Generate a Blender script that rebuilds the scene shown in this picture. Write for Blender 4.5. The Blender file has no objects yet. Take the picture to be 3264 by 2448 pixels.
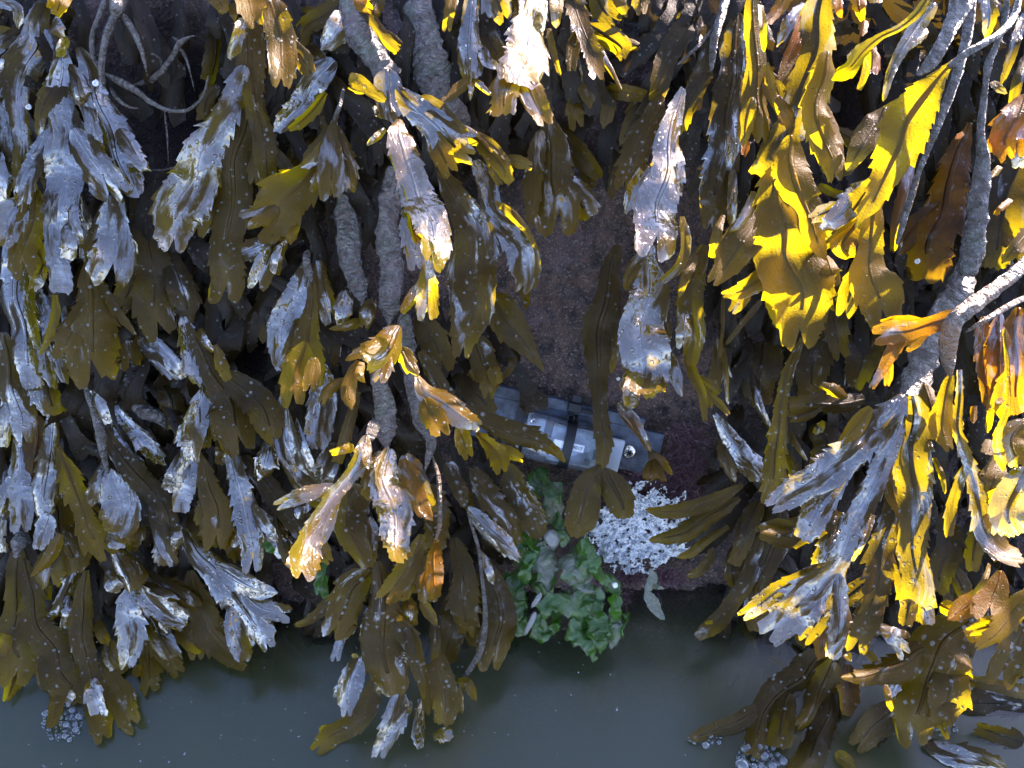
import bpy, bmesh, math, random
import numpy as np
from mathutils import Vector, noise

random.seed(7)
scene = bpy.context.scene
C = scene.collection

# ------------------------------------------------------------------ camera
W_PX, H_PX = 3264.0, 2448.0
HFOV = math.radians(62.0)
F_PX = W_PX / 2 / math.tan(HFOV / 2)
PITCH = math.radians(45.0)
FWD = np.array([0.0, math.cos(PITCH), -math.sin(PITCH)])
RIGHT = np.array([1.0, 0.0, 0.0])
UP = np.cross(RIGHT, FWD)
CAM = -FWD * 0.55
cd = bpy.data.cameras.new('camera')
cam = bpy.data.objects.new('camera', cd)
C.objects.link(cam)
cam.location = CAM
cam.rotation_euler = (math.pi / 2 - PITCH, 0, 0)
cd.sensor_width = 36.0
cd.lens = 18.0 / math.tan(HFOV / 2)
cd.clip_start = 0.01
cd.clip_end = 500.0
scene.camera = cam

# ------------------------------------------------------------------ light
SUN = Vector((0.60, 0.60, 0.53)).normalized()
world = bpy.data.worlds.new('World')
scene.world = world
world.use_nodes = True
wn = world.node_tree.nodes
bg = wn['Background']
sky = wn.new('ShaderNodeTexSky')
sky.sky_type = 'NISHITA'
sky.sun_disc = False
sky.air_density = 1.0
sky.dust_density = 0.6
sky.ozone_density = 4.5
sky.sun_elevation = math.asin(SUN.z)
sky.sun_rotation = math.atan2(SUN.x, SUN.y)
world.node_tree.links.new(sky.outputs[0], bg.inputs[0])
bg.inputs[1].default_value = 0.15
sl = bpy.data.lights.new('sun', 'SUN')
sl.energy = 5.0
sl.angle = math.radians(0.5)
sl.color = (1.0, 0.94, 0.84)
so = bpy.data.objects.new('sun', sl)
C.objects.link(so)
so.rotation_euler = (-SUN).to_track_quat('-Z', 'Y').to_euler()
so.location = SUN * 3
scene.view_settings.view_transform = 'Standard'
scene.view_settings.look = 'None'
scene.view_settings.exposure = 3.2
scene.view_settings.gamma = 1.0
# the camera's white balance, set for open shade
scene.view_settings.use_white_balance = True
scene.view_settings.white_balance_temperature = 7100
scene.view_settings.white_balance_tint = 28
try:
    scene.cycles.use_denoising = True
    scene.cycles.max_bounces = 10
    scene.cycles.transparent_max_bounces = 16
    scene.cycles.volume_bounces = 1
    scene.cycles.caustics_reflective = False
    scene.cycles.caustics_refractive = False
    scene.cycles.sample_clamp_indirect = 6.0
except Exception:
    pass

# ------------------------------------------------------------------ the rock's own frame: u across, v up the face, n out of it
NP = math.radians(35.0)
N = np.array([0.0, -math.cos(NP), math.sin(NP)])
V = np.array([0.0, math.sin(NP), math.cos(NP)])


def at(px, py, d):
    """the point d metres out of the rock face that stands at these photo coordinates"""
    r = FWD + RIGHT * ((px - W_PX / 2) / F_PX) - UP * ((py - H_PX / 2) / F_PX)
    t = (d - CAM @ N) / (r @ N)
    return CAM + r * t


def depth_of(p):
    return (p - CAM) @ FWD


WATER_Z = at(1632, 1900, 0.0)[2]


def on_water(px, py, h=0.0):
    r = FWD + RIGHT * ((px - W_PX / 2) / F_PX) - UP * ((py - H_PX / 2) / F_PX)
    t = (WATER_Z + h - CAM[2]) / r[2]
    return CAM + r * t

TILE = {}
for i, k in enumerate('ABCDEFGHI'):
    TILE[k] = (1079.0 * (i % 3), 809.0 * (i // 3))

# ------------------------------------------------------------------ object helpers


def tag(o, label=None, cat=None, group=None, kind=None):
    if label: o['label'] = label
    if cat: o['category'] = cat
    if group: o['group'] = group
    if kind: o['kind'] = kind
    return o


def empty(name, loc, label, cat, group=None):
    o = bpy.data.objects.new(name, None)
    C.objects.link(o)
    o.location = Vector(loc)
    o.empty_display_size = 0.01
    return tag(o, label, cat, group)


def link_mesh(name, me, mat, parent=None, smooth=True):
    me.materials.append(mat)
    if smooth:
        me.shade_smooth()
    o = bpy.data.objects.new(name, me)
    C.objects.link(o)
    if parent is not None:
        o.parent = parent
        root = parent
        off = Vector((0, 0, 0))
        while root is not None:
            off += root.location
            root = root.parent
        # vertices are in world units; keep them where they are
        me.transform(__import__('mathutils').Matrix.Translation(-off))
    return o


def np_mesh(name, verts, faces, uvs=None, attrs=None):
    me = bpy.data.meshes.new(name)
    me.from_pydata([tuple(v) for v in verts], [], [tuple(f) for f in faces])
    if uvs is not None:
        l = me.uv_layers.new(name='UVMap')
        idx = np.empty(len(me.loops), dtype=np.int32)
        me.loops.foreach_get('vertex_index', idx)
        l.data.foreach_set('uv', np.asarray(uvs, dtype=np.float32)[idx].ravel())
    for k, a in (attrs or {}).items():
        at_ = me.attributes.new(k, 'FLOAT', 'POINT')
        at_.data.foreach_set('value', np.asarray(a, dtype=np.float32))
    me.update()
    return me


def grid_faces(nr, nc):
    f = []
    for i in range(nr - 1):
        for j in range(nc - 1):
            a = i * nc + j
            f.append((a, a + 1, a + nc + 1, a + nc))
    return f


def bm_obj(name, bm, mat, parent=None, smooth=True):
    me = bpy.data.meshes.new(name)
    bm.to_mesh(me)
    bm.free()
    return link_mesh(name, me, mat, parent, smooth)


# ------------------------------------------------------------------ materials


class NT:
    def __init__(self, name):
        self.m = bpy.data.materials.new(name)
        self.m.use_nodes = True
        self.t = self.m.node_tree
        self.t.nodes.clear()
        self.out = self.t.nodes.new('ShaderNodeOutputMaterial')

    def n(self, kind, **kw):
        nd = self.t.nodes.new('ShaderNode' + kind)
        for k, v in kw.items():
            if k.startswith('i_'):
                key = k[2:]
                key = int(key) if key.isdigit() else key.replace('_', ' ')
                self.set(nd.inputs[key], v)
            else:
                setattr(nd, k, v)
        return nd

    def set(self, sock, v):
        if hasattr(v, 'is_linked') or isinstance(v, bpy.types.NodeSocket):
            self.t.links.new(v, sock)
        elif isinstance(v, tuple) and len(v) == 3 and sock.type == 'RGBA':
            sock.default_value = (*v, 1)
        else:
            sock.default_value = v

    def math(self, op, a, b=0.0, c=None, clamp=False):
        nd = self.t.nodes.new('ShaderNodeMath')
        nd.operation = op
        nd.use_clamp = clamp
        self.set(nd.inputs[0], a)
        self.set(nd.inputs[1], b)
        if c is not None: self.set(nd.inputs[2], c)
        return nd.outputs[0]

    def mix(self, f, a, b, blend='MIX'):
        nd = self.t.nodes.new('ShaderNodeMix')
        nd.data_type = 'RGBA'
        nd.blend_type = blend
        self.set(nd.inputs[0], f)
        self.set(nd.inputs[6], a)
        self.set(nd.inputs[7], b)
        return nd.outputs[2]

    def lerp(self, f, a, b):
        nd = self.t.nodes.new('ShaderNodeMix')
        nd.data_type = 'FLOAT'
        self.set(nd.inputs[0], f)
        self.set(nd.inputs[2], a)
        self.set(nd.inputs[3], b)
        return nd.outputs[0]

    def ramp(self, v, lo, hi, a=0.0, b=1.0):
        nd = self.t.nodes.new('ShaderNodeMapRange')
        nd.interpolation_type = 'SMOOTHSTEP'
        self.set(nd.inputs[0], v)
        for i, x in ((1, lo), (2, hi), (3, a), (4, b)):
            self.set(nd.inputs[i], x)
        return nd.outputs[0]

    def noise(self, vec, scale, detail=2.0, rough=0.5, dist=0.0):
        return self.n('TexNoise', i_Vector=vec, i_Scale=scale, i_Detail=detail, i_Roughness=rough, i_Distortion=dist).outputs[0]

    def voro(self, vec, scale, rnd=1.0, feature='F1'):
        return self.n('TexVoronoi', feature=feature, i_Vector=vec, i_Scale=scale, i_Randomness=rnd).outputs[0]

    def attr(self, name, typ='OBJECT'):
        nd = self.t.nodes.new('ShaderNodeAttribute')
        nd.attribute_type = typ
        nd.attribute_name = name
        return nd.outputs['Fac']

    def bump(self, h, strength, dist, normal=None):
        nd = self.n('Bump', i_Height=h, i_Strength=strength, i_Distance=dist)
        if normal is not None: self.set(nd.inputs['Normal'], normal)
        return nd.outputs[0]

    def done(self, shader, volume=None):
        if shader is not None: self.t.links.new(shader, self.out.inputs[0])
        if volume is not None: self.t.links.new(volume, self.out.inputs[1])
        return self.m


def mat_frond():
    t = NT('wrack blade')
    uv = t.n('UVMap', uv_map='UVMap').outputs[0]
    rnd = t.n('ObjectInfo').outputs['Random']
    tone, wet, dots, rust = (t.attr(k) for k in ('tone', 'wet', 'dots', 'rust'))
    tip = t.attr('tipf', 'GEOMETRY')
    n1 = t.noise(uv, 60, 3, 0.6)
    n2 = t.noise(uv, 300, 3, 0.65)
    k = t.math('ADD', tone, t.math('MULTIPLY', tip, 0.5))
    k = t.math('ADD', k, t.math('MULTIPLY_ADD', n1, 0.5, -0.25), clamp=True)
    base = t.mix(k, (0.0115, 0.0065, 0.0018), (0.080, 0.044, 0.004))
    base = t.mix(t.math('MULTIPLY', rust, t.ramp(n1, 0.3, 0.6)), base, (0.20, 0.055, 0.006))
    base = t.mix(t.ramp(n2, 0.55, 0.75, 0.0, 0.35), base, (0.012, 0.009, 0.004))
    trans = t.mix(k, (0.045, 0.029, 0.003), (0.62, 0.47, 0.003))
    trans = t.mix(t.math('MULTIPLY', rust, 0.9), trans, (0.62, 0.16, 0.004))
    spot = t.ramp(t.noise(uv, 420, 1), 0.70, 0.76, 0.0, 0.7)
    trans = t.mix(spot, trans, (0.10, 0.05, 0.004))
    # raised pale pits (tufts) scattered over the blade, lightened further as painted sky glints
    v = t.voro(uv, 210, 0.85)
    pit = t.ramp(t.math('DIVIDE', v, t.math('MULTIPLY_ADD', dots, 0.30, 0.75)), 0.14, 0.24, 1.0, 0.0)
    pitk = t.math('MULTIPLY', pit, t.ramp(t.noise(uv, 150, 1), 0.36, 0.50))
    pitk = t.math('MULTIPLY', pitk, t.math('MINIMUM', dots, 1.0))
    base = t.mix(t.math('MULTIPLY', pitk, 0.6), base, (0.24, 0.23, 0.20))
    # water film: crisp-edged mirror areas against dull dried ones
    streak = t.n('Mapping', i_Vector=uv, i_Scale=(1.9, 0.55, 1)).outputs[0]
    film = t.ramp(t.math('ADD', t.noise(streak, 58, 3, 0.55, 0.4), t.math('MULTIPLY_ADD', wet, 0.46, -0.36)), 0.41, 0.52)
    gl = t.noise(uv, 430, 3, 0.6)
    film = t.math('MAXIMUM', t.math('MULTIPLY', film, t.ramp(gl, 0.32, 0.46, 0.62, 1.0)), t.ramp(gl, 0.62, 0.70, 0.0, 0.4))
    crough = t.lerp(film, 0.22, 0.07)
    silt = t.math('MULTIPLY', t.ramp(t.noise(uv, 110, 4, 0.7), 0.56, 0.72), t.attr('silt'))
    silt = t.math('MULTIPLY', silt, t.lerp(film, 1.0, 0.25))
    base = t.mix(silt, base, (0.12, 0.11, 0.095))
    fine = t.noise(uv, 900, 3, 0.7)
    wr = t.noise(t.n('Mapping', i_Vector=uv, i_Scale=(260, 45, 1)).outputs[0], 1.0, 3, 0.6)
    h = t.math('ADD', t.math('MULTIPLY', pitk, 1.2), t.math('MULTIPLY', wr, 0.8))
    h = t.math('ADD', h, t.math('MULTIPLY', fine, t.lerp(film, 0.5, 0.05)))
    nb = t.bump(h, 0.7, 0.0008)
    hc = t.math('ADD', t.math('MULTIPLY', pitk, 1.0), t.math('MULTIPLY', t.noise(uv, 90, 2, 0.5), 1.6))
    hc = t.math('ADD', hc, t.math('MULTIPLY', t.math('ADD', fine, wr), t.lerp(film, 0.55, 0.03)))
    nc = t.bump(hc, 0.85, 0.0012)
    p = t.n('BsdfPrincipled', i_Base_Color=base, i_Roughness=0.4, i_Specular_IOR_Level=0.10, i_Normal=nb)
    p.inputs['Coat Weight'].default_value = 1.0
    t.set(p.inputs['Coat Weight'], t.lerp(film, 0.025, 1.0))
    t.set(p.inputs['Coat Roughness'], crough)
    p.inputs['Coat IOR'].default_value = 2.4
    t.set(p.inputs['Coat Normal'], nc)
    tr = t.n('BsdfTranslucent', i_Color=trans, i_Normal=nb)
    thick = t.attr('thick', 'GEOMETRY')
    mx = t.n('MixShader', i_0=t.lerp(thick, t.lerp(tone, 0.42, 0.55), 0.12), i_1=p.outputs[0], i_2=tr.outputs[0])
    return t.done(mx.outputs[0])


def mat_stipe():
    """old strap-like stipe overgrown with a pale, gritty, greenish and purplish crust"""
    t = NT('encrusted stipe')
    uv = t.n('UVMap', uv_map='UVMap').outputs[0]
    rust, crust = t.attr('rust'), t.attr('crust')
    n1 = t.noise(uv, 70, 4, 0.65)
    n2 = t.noise(uv, 320, 4, 0.7, 0.5)
    n3 = t.noise(t.n('Mapping', i_Vector=uv, i_Location=(3, 7, 1)).outputs[0], 45, 3, 0.6)
    base = t.mix(t.ramp(n2, 0.35, 0.65), (0.007, 0.005, 0.003), (0.062, 0.043, 0.031))
    base = t.mix(t.math('MULTIPLY', t.ramp(n1, 0.48, 0.62), 0.6), base, (0.042, 0.052, 0.030))
    base = t.mix(t.math('MULTIPLY', t.ramp(n3, 0.50, 0.66), 0.55), base, (0.058, 0.036, 0.036))
    base = t.mix(t.math('SUBTRACT', 1.0, crust, clamp=True), base, t.mix(n2, (0.016, 0.011, 0.006), (0.045, 0.030, 0.013)))
    base = t.mix(t.math('MULTIPLY', rust, t.ramp(n1, 0.35, 0.6)), base, (0.20, 0.075, 0.012))
    cracks = t.voro(t.n('Mapping', i_Vector=uv, i_Scale=(1, 1.8, 1)).outputs[0], 260, 1.0, 'F1')
    h = t.math('ADD', t.math('MULTIPLY', n2, 1.4), t.math('MULTIPLY', cracks, 0.8))
    h = t.math('ADD', h, t.math('MULTIPLY', t.noise(uv, 1100, 2, 0.7), 0.5))
    nb = t.bump(h, 0.9, 0.0024)
    p = t.n('BsdfPrincipled', i_Base_Color=base, i_Roughness=0.42, i_Normal=nb)
    t.set(p.inputs['Coat Weight'], t.ramp(t.noise(uv, 200, 3), 0.4, 0.6, 0.0, 0.8))
    p.inputs['Coat Roughness'].default_value = 0.12
    t.set(p.inputs['Coat Normal'], nb)
    return t.done(p.outputs[0])


def mat_rock():
    t = NT('wet intertidal rock')
    g = t.n('NewGeometry').outputs['Position']
    n1 = t.noise(g, 22, 5, 0.6)
    n2 = t.noise(g, 105, 6, 0.75)
    n3 = t.noise(g, 620, 4, 0.75)
    base = t.mix(t.ramp(n2, 0.35, 0.65), (0.009, 0.005, 0.0035), (0.105, 0.056, 0.038))
    base = t.mix(t.ramp(n1, 0.50, 0.68, 0.0, 0.5), base, (0.095, 0.055, 0.062))
    base = t.mix(t.ramp(n3, 0.56, 0.64, 0.0, 0.8), base, (0.32, 0.23, 0.19))
    grit = t.ramp(t.voro(g, 520, 1.0), 0.10, 0.2, 1.0, 0.0)
    grit = t.math('MULTIPLY', grit, t.ramp(t.noise(g, 260, 1), 0.54, 0.6))
    base = t.mix(t.math('MULTIPLY', grit, 0.6), base, (0.30, 0.26, 0.24))
    fleck = t.math('MULTIPLY', t.ramp(t.voro(g, 95, 1.0), 0.05, 0.09, 1.0, 0.0), t.ramp(n1, 0.5, 0.55))
    base = t.mix(fleck, base, (0.30, 0.085, 0.03))
    h = t.math('ADD', t.math('MULTIPLY', n2, 1.4), t.math('MULTIPLY', n3, 0.9))
    h = t.math('ADD', h, t.math('MULTIPLY', t.voro(g, 380, 1.0), 0.6))
    nb = t.bump(h, 1.0, 0.0035)
    p = t.n('BsdfPrincipled', i_Base_Color=base, i_Roughness=0.5, i_Normal=nb)
    p.inputs['Coat Weight'].default_value = 0.35
    p.inputs['Coat Roughness'].default_value = 0.2
    t.set(p.inputs['Coat Normal'], nb)
    return t.done(p.outputs[0])


def mat_water():
    t = NT('turbid sea water')
    g = t.n('NewGeometry').outputs['Position']
    nb = t.bump(t.noise(g, 16, 2, 0.5), 0.10, 0.004)
    fr = t.n('Fresnel', i_IOR=1.33, i_Normal=nb).outputs[0]
    gl = t.n('BsdfGlossy', i_Color=(1, 1, 1), i_Roughness=0.24, i_Normal=nb)
    tp = t.n('BsdfTransparent', i_Color=(1, 1, 1))
    mx = t.n('MixShader', i_0=fr, i_1=tp.outputs[0], i_2=gl.outputs[0])
    vol = t.n('VolumePrincipled')
    vol.inputs['Color'].default_value = (0.30, 0.325, 0.165, 1)
    vol.inputs['Density'].default_value = 34.0
    vol.inputs['Anisotropy'].default_value = 0.0
    return t.done(mx.outputs[0], vol.outputs[0])


def mat_lettuce():
    t = NT('silty sea lettuce')
    uv = t.n('UVMap', uv_map='UVMap').outputs[0]
    silt = t.attr('silt')
    n1 = t.noise(uv, 70, 4, 0.65)
    n2 = t.noise(uv, 500, 3, 0.7)
    m = t.ramp(t.math('ADD', n1, t.math('MULTIPLY_ADD', silt, 0.26, -0.25)), 0.44, 0.58)
    m = t.math('MULTIPLY', m, t.ramp(n2, 0.2, 0.5, 0.5, 1.0))
    base = t.mix(n1, (0.008, 0.036, 0.002), (0.040, 0.125, 0.005))
    base = t.mix(m, base, t.mix(n2, (0.04, 0.046, 0.026), (0.12, 0.122, 0.085)))
    nb = t.bump(t.math('ADD', n2, t.math('MULTIPLY', t.noise(uv, 170, 3, 0.6, 1.0), 2.0)), 0.9, 0.0011)
    p = t.n('BsdfPrincipled', i_Base_Color=base, i_Roughness=0.4, i_Normal=nb)
    t.set(p.inputs['Coat Weight'], t.lerp(m, 0.45, 0.05))
    p.inputs['Coat Roughness'].default_value = 0.08
    tr = t.n('BsdfTranslucent', i_Color=t.mix(m, (0.07, 0.27, 0.006), (0.08, 0.14, 0.03)))
    mx = t.n('MixShader', i_0=t.lerp(m, 0.5, 0.2), i_1=p.outputs[0], i_2=tr.outputs[0])
    return t.done(mx.outputs[0])


def simple(name, col, rough=0.5, metal=0.0, coat=0.0, spec=0.5, var=0.25, scale=200, bump=0.15, bd=0.0004):
    t = NT(name)
    g = t.n('TexCoord').outputs['Object']
    n = t.noise(g, scale, 4, 0.65)
    c2 = tuple(min(1, x * (1 + var)) for x in col)
    c1 = tuple(x * (1 - var) for x in col)
    nb = t.bump(n, bump, bd)
    p = t.n('BsdfPrincipled', i_Base_Color=t.mix(t.ramp(n, 0.3, 0.7), c1, c2), i_Roughness=t.math('MULTIPLY_ADD', n, 0.3, max(0.02, rough - 0.15)), i_Metallic=metal, i_Normal=nb)
    p.inputs['Specular IOR Level'].default_value = spec
    p.inputs['Coat Weight'].default_value = coat
    p.inputs['Coat Roughness'].default_value = 0.1
    return t.done(p.outputs[0])


def mat_clear(name, fog=0.12, tint=(0.85, 0.92, 1.0)):
    t = NT(name)
    g = t.n('TexCoord').outputs['Object']
    n = t.noise(g, 120, 4, 0.6)
    nb = t.bump(n, 0.15, 0.0005)
    fr = t.n('Fresnel', i_IOR=1.5, i_Normal=nb).outputs[0]
    gl = t.n('BsdfGlossy', i_Roughness=0.06, i_Normal=nb)
    tp = t.n('BsdfTransparent', i_Color=tint)
    df = t.n('BsdfDiffuse', i_Color=(0.28,0.31,0.34), i_Normal=nb)
    m1 = t.n('MixShader', i_0=t.math('MULTIPLY', t.ramp(n, 0.2, 0.8, 0.6, 1.4), fog), i_1=tp.outputs[0], i_2=df.outputs[0])
    m2 = t.n('MixShader', i_0=fr, i_1=m1.outputs[0], i_2=gl.outputs[0])
    return t.done(m2.outputs[0])


M_FROND, M_STIPE, M_ROCK, M_WATER, M_ULVA = mat_frond(), mat_stipe(), mat_rock(), mat_water(), mat_lettuce()
M_PLATE = simple('grey plastic plate', (0.032, 0.040, 0.054), 0.5, spec=0.2, var=0.55, scale=130, bump=0.3)
M_STRAP = simple('black nylon strap', (0.003, 0.0032, 0.004), 0.45, spec=0.2, var=0.3)
M_STEEL = simple('stainless steel', (0.62, 0.60, 0.56), 0.22, metal=1.0, var=0.1, bump=0.2)
M_DARK = simple('dark chip and recess shade', (0.006, 0.006, 0.007), 0.7)  # own colour of the chips; painted shade for screw recess and plate slot
M_PAPER = simple('white sticker', (0.36,0.38,0.40), 0.5, var=0.06)
M_INK = simple('black ink', (0.02, 0.022, 0.03), 0.6)
M_BOARD = simple('pale circuit board', (0.20,0.235,0.235), 0.4, var=0.2, scale=400)
M_CELL = simple('battery sleeve', (0.25,0.275,0.32), 0.35, var=0.1)
M_TAB = simple('frosted plastic tab', (0.20,0.215,0.23), 0.4, var=0.08)
M_CLEAR = mat_clear('clear plastic', 0.16)
M_BUBBLE = mat_clear('soap-thin bubble film', 0.07, (0.97, 0.98, 1.0))
M_SILT = simple('chalky silt', (0.50, 0.50, 0.485), 0.9, var=0.25, scale=700, bump=0.4, bd=0.0004)
M_TURF = simple('red algal turf', (0.06, 0.021, 0.027), 0.55, var=0.5, scale=300)
M_SHELL = simple('white calcareous tube', (0.4,0.39,0.36), 0.5, var=0.1)
M_SPECK = simple('pale floating specks', (0.2,0.21,0.2), 0.6)
M_TUBE = simple('pale mineral tube', (0.11,0.11,0.095), 0.8, var=0.2, scale=600, bump=0.6)

# ------------------------------------------------------------------ blades


def catmull(pts, n):
    """resample control rows (k, m) to n rows with a centripetal-like cubic, parameterised by 3-D length"""
    k = len(pts)
    seg = np.linalg.norm(np.diff(pts[:, :3], axis=0), axis=1)
    s = np.concatenate([[0], np.cumsum(np.maximum(seg, 1e-6))])
    ext = np.vstack([2 * pts[0] - pts[1], pts, 2 * pts[-1] - pts[-2]])
    sx = np.concatenate([[-(s[1] - s[0])], s, [s[-1] + (s[-1] - s[-2])]])
    q = np.linspace(0, s[-1], n)
    out = np.empty((n, pts.shape[1]))
    for i, x in enumerate(q):
        j = min(max(int(np.searchsorted(s, x) - 1), 0), k - 2)
        t = (x - s[j]) / (s[j + 1] - s[j])
        h = s[j + 1] - s[j]
        m0 = (ext[j + 2] - ext[j]) / (sx[j + 2] - sx[j]) * h
        m1 = (ext[j + 3] - ext[j + 1]) / (sx[j + 3] - sx[j + 1]) * h
        t2, t3 = t * t, t * t * t
        out[i] = (2 * t3 - 3 * t2 + 1) * ext[j + 1] + (t3 - 2 * t2 + t) * m0 + (-2 * t3 + 3 * t2) * ext[j + 2] + (t3 - t2) * m1
    return q, out


def saw(rs, rnd, big=1.0):
    """irregular forward-pointing teeth along the arc positions rs: widening slowly, then cut back"""
    o = np.zeros(len(rs))
    fw = np.zeros(len(rs))
    a = -rnd.uniform(0, 0.006)
    while a < rs[-1]:
        ln = rnd.uniform(0.0032, 0.0085)
        am = rnd.uniform(0.25, 1.0) ** 1.5 * big
        m = (rs >= a) & (rs < a + ln)
        p = (rs[m] - a) / ln
        o[m] = am * p ** 1.6
        fw[m] = am * p ** 3
        a += ln
    return o, fw


def blade_arrays(ctrl, opt, rnd, step=0.0012):
    """ctrl rows: x, y, z, half width. Returns verts, faces, uv, attrs and the centre line for a midrib"""
    L0 = np.linalg.norm(np.diff(ctrl[:, :3], axis=0), axis=1).sum()
    n = int(min(max(L0 / step, 8), 220))
    q, r = catmull(ctrl, n)
    P = r[:, :3]
    hw = np.maximum(r[:, 3], 0.0004)
    bt = np.clip(q / min(0.16 * q[-1], 0.012), 0, 1)
    hw = np.minimum(hw, np.maximum(0.0016, hw * (0.35 + 0.65 * np.sqrt(bt))))      # narrows to its stalk
    mph = rnd.uniform(0, 6.28)
    mx_ = np.sin(q * 6.28 / 0.045 + mph)[:, None] * np.minimum(1, q / 0.01)[:, None]
    P = P + RIGHT * mx_ * (0.10 * hw)[:, None] + N * np.sin(q * 6.28 / 0.031 + mph * 2)[:, None] * (0.10 * hw)[:, None]
    T = np.gradient(P, axis=0)
    T /= np.linalg.norm(T, axis=1)[:, None]
    view = CAM - P
    view /= np.linalg.norm(view, axis=1)[:, None]
    ref = view * 0.8 + N * 0.2
    B = np.cross(T, ref)
    B /= np.linalg.norm(B, axis=1)[:, None]
    Nn = np.cross(B, T)
    L = q[-1]
    ph, ph2, ph3 = (rnd.uniform(0, 6.28) for _ in range(3))
    roll = math.radians(opt.get('r', rnd.uniform(-18, 18))) + math.radians(opt.get('tw', rnd.uniform(-14, 14))) * (q / L - 0.5) * 2
    roll = roll + math.radians(9) * np.sin(q * 60 + ph) + math.radians(6) * np.sin(q * 140 + ph2)
    cs, sn = np.cos(roll)[:, None], np.sin(roll)[:, None]
    B2 = B * cs + Nn * sn
    N2 = Nn * cs - B * sn
    hw = hw / np.clip(np.cos(roll), 0.55, 1)
    nc = opt.get('nc', 13)
    us = np.linspace(-1, 1, nc)
    us = np.sign(us) * np.abs(us) ** 0.85
    mode = opt.get('m', 'f')
    hmean = float(np.mean(hw))
    ragged = opt.get('j', 1.0) * rnd.choice((rnd.uniform(.5, .9), rnd.uniform(.9, 1.45)))
    if mode == 'f':
        to1, tf1 = saw(q, rnd)
        to2, tf2 = saw(q, rnd)
    else:
        to1 = to2 = np.array([noise.noise(Vector((x * 300, ph, 0))) * 0.6 for x in q])
        tf1 = tf2 = np.zeros(n)
    amp = np.minimum(0.34 * hw, 0.0034) * ragged
    curl = opt.get('c', rnd.uniform(-0.05, 0.30))
    ruff = opt.get('u', rnd.uniform(0.04, 0.13))
    wav = opt.get('v', 0.10) * 1.6
    foldk = opt.get('fold', rnd.choice((-1, 1, 1)) * rnd.uniform(0.05, 0.42))
    tipk = opt.get('t', 'f' if rnd.random() < 0.45 else 'r')
    tl = min(1.6 * hw[-1], L * 0.45)
    tz = np.clip((q - (L - tl)) / tl, 0, 1)
    tz = tz * tz * (3 - 2 * tz)
    verts = np.empty((n, nc, 3))
    uv = np.empty((n, nc, 2))
    uo = rnd.uniform(0, 3)
    vo = rnd.uniform(0, 3)
    jag = [rnd.uniform(-0.12, 0.12) for _ in range(nc)]
    if tipk == 'p':
        hw = hw * (1 - 0.75 * tz)
    nz = np.array([noise.noise(Vector((x * 38, ph2, 1.3))) for x in q])
    nz2 = np.array([noise.noise(Vector((x * 90, ph3, 4.3))) for x in q])
    for j, u in enumerate(us):
        au = abs(u)
        edge = au ** 6
        tooth, tf = (to1, tf1) if u < 0 else (to2, tf2)
        wid = hw * u + np.sign(u) * edge * amp * (tooth - 0.5)
        fwd = edge * amp * tf * 0.9
        e = 0.0
        if tipk == 'f':
            w = min(abs(au - 0.52) / 0.5, 1.0)
            e = 0.95 * math.sqrt(max(0.0, 1 - w * w)) - 0.42 + (0.1 if u > 0 else -0.05)
        elif tipk == 'r':
            e = 0.42 * math.sqrt(max(0.0, 1 - au ** 2.6)) - 0.2 - 0.10 * math.exp(-(u * 5) ** 2)
        elif tipk == 'p':
            e = 0.2 * (1 - au)
        if mode == 'f':
            e += jag[j] * 1.3
        along = tz * e * hw[-1] + fwd
        bend = (-curl * au * au * hw + hw * ruff * au ** 1.6 * (1 if u > 0 else -1) * np.sin(q * 6.28 / 0.026 + ph + (1.7 if u > 0 else 0))
                + hw * wav * nz * (1 + u * 0.8) + hw * 0.05 * nz2 * u)
        if mode == 'f':
            bend = bend + foldk * (math.sqrt(u * u + 0.012) - 0.11) * hw * np.minimum(1, q / L * 4)
        verts[:, j] = P + B2 * wid[:, None] + N2 * bend[:, None] + T * along[:, None]
        uv[:, j, 0] = hw * u + uo
        uv[:, j, 1] = q + along + vo
    tipf = np.repeat((np.clip((q - (L - 0.03)) / 0.03, 0, 1) ** 1.5)[:, None], nc, 1)
    th = np.repeat(np.exp(-(us * 5.0) ** 2)[None, :], n, 0) * 0.55
    faces = grid_faces(n, nc)
    return verts.reshape(-1, 3), faces, uv.reshape(-1, 2), {'tipf': tipf.ravel(), 'thick': th.ravel()}, (P, B2, N2, hw, q, wav, nz, uo, vo)


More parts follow.
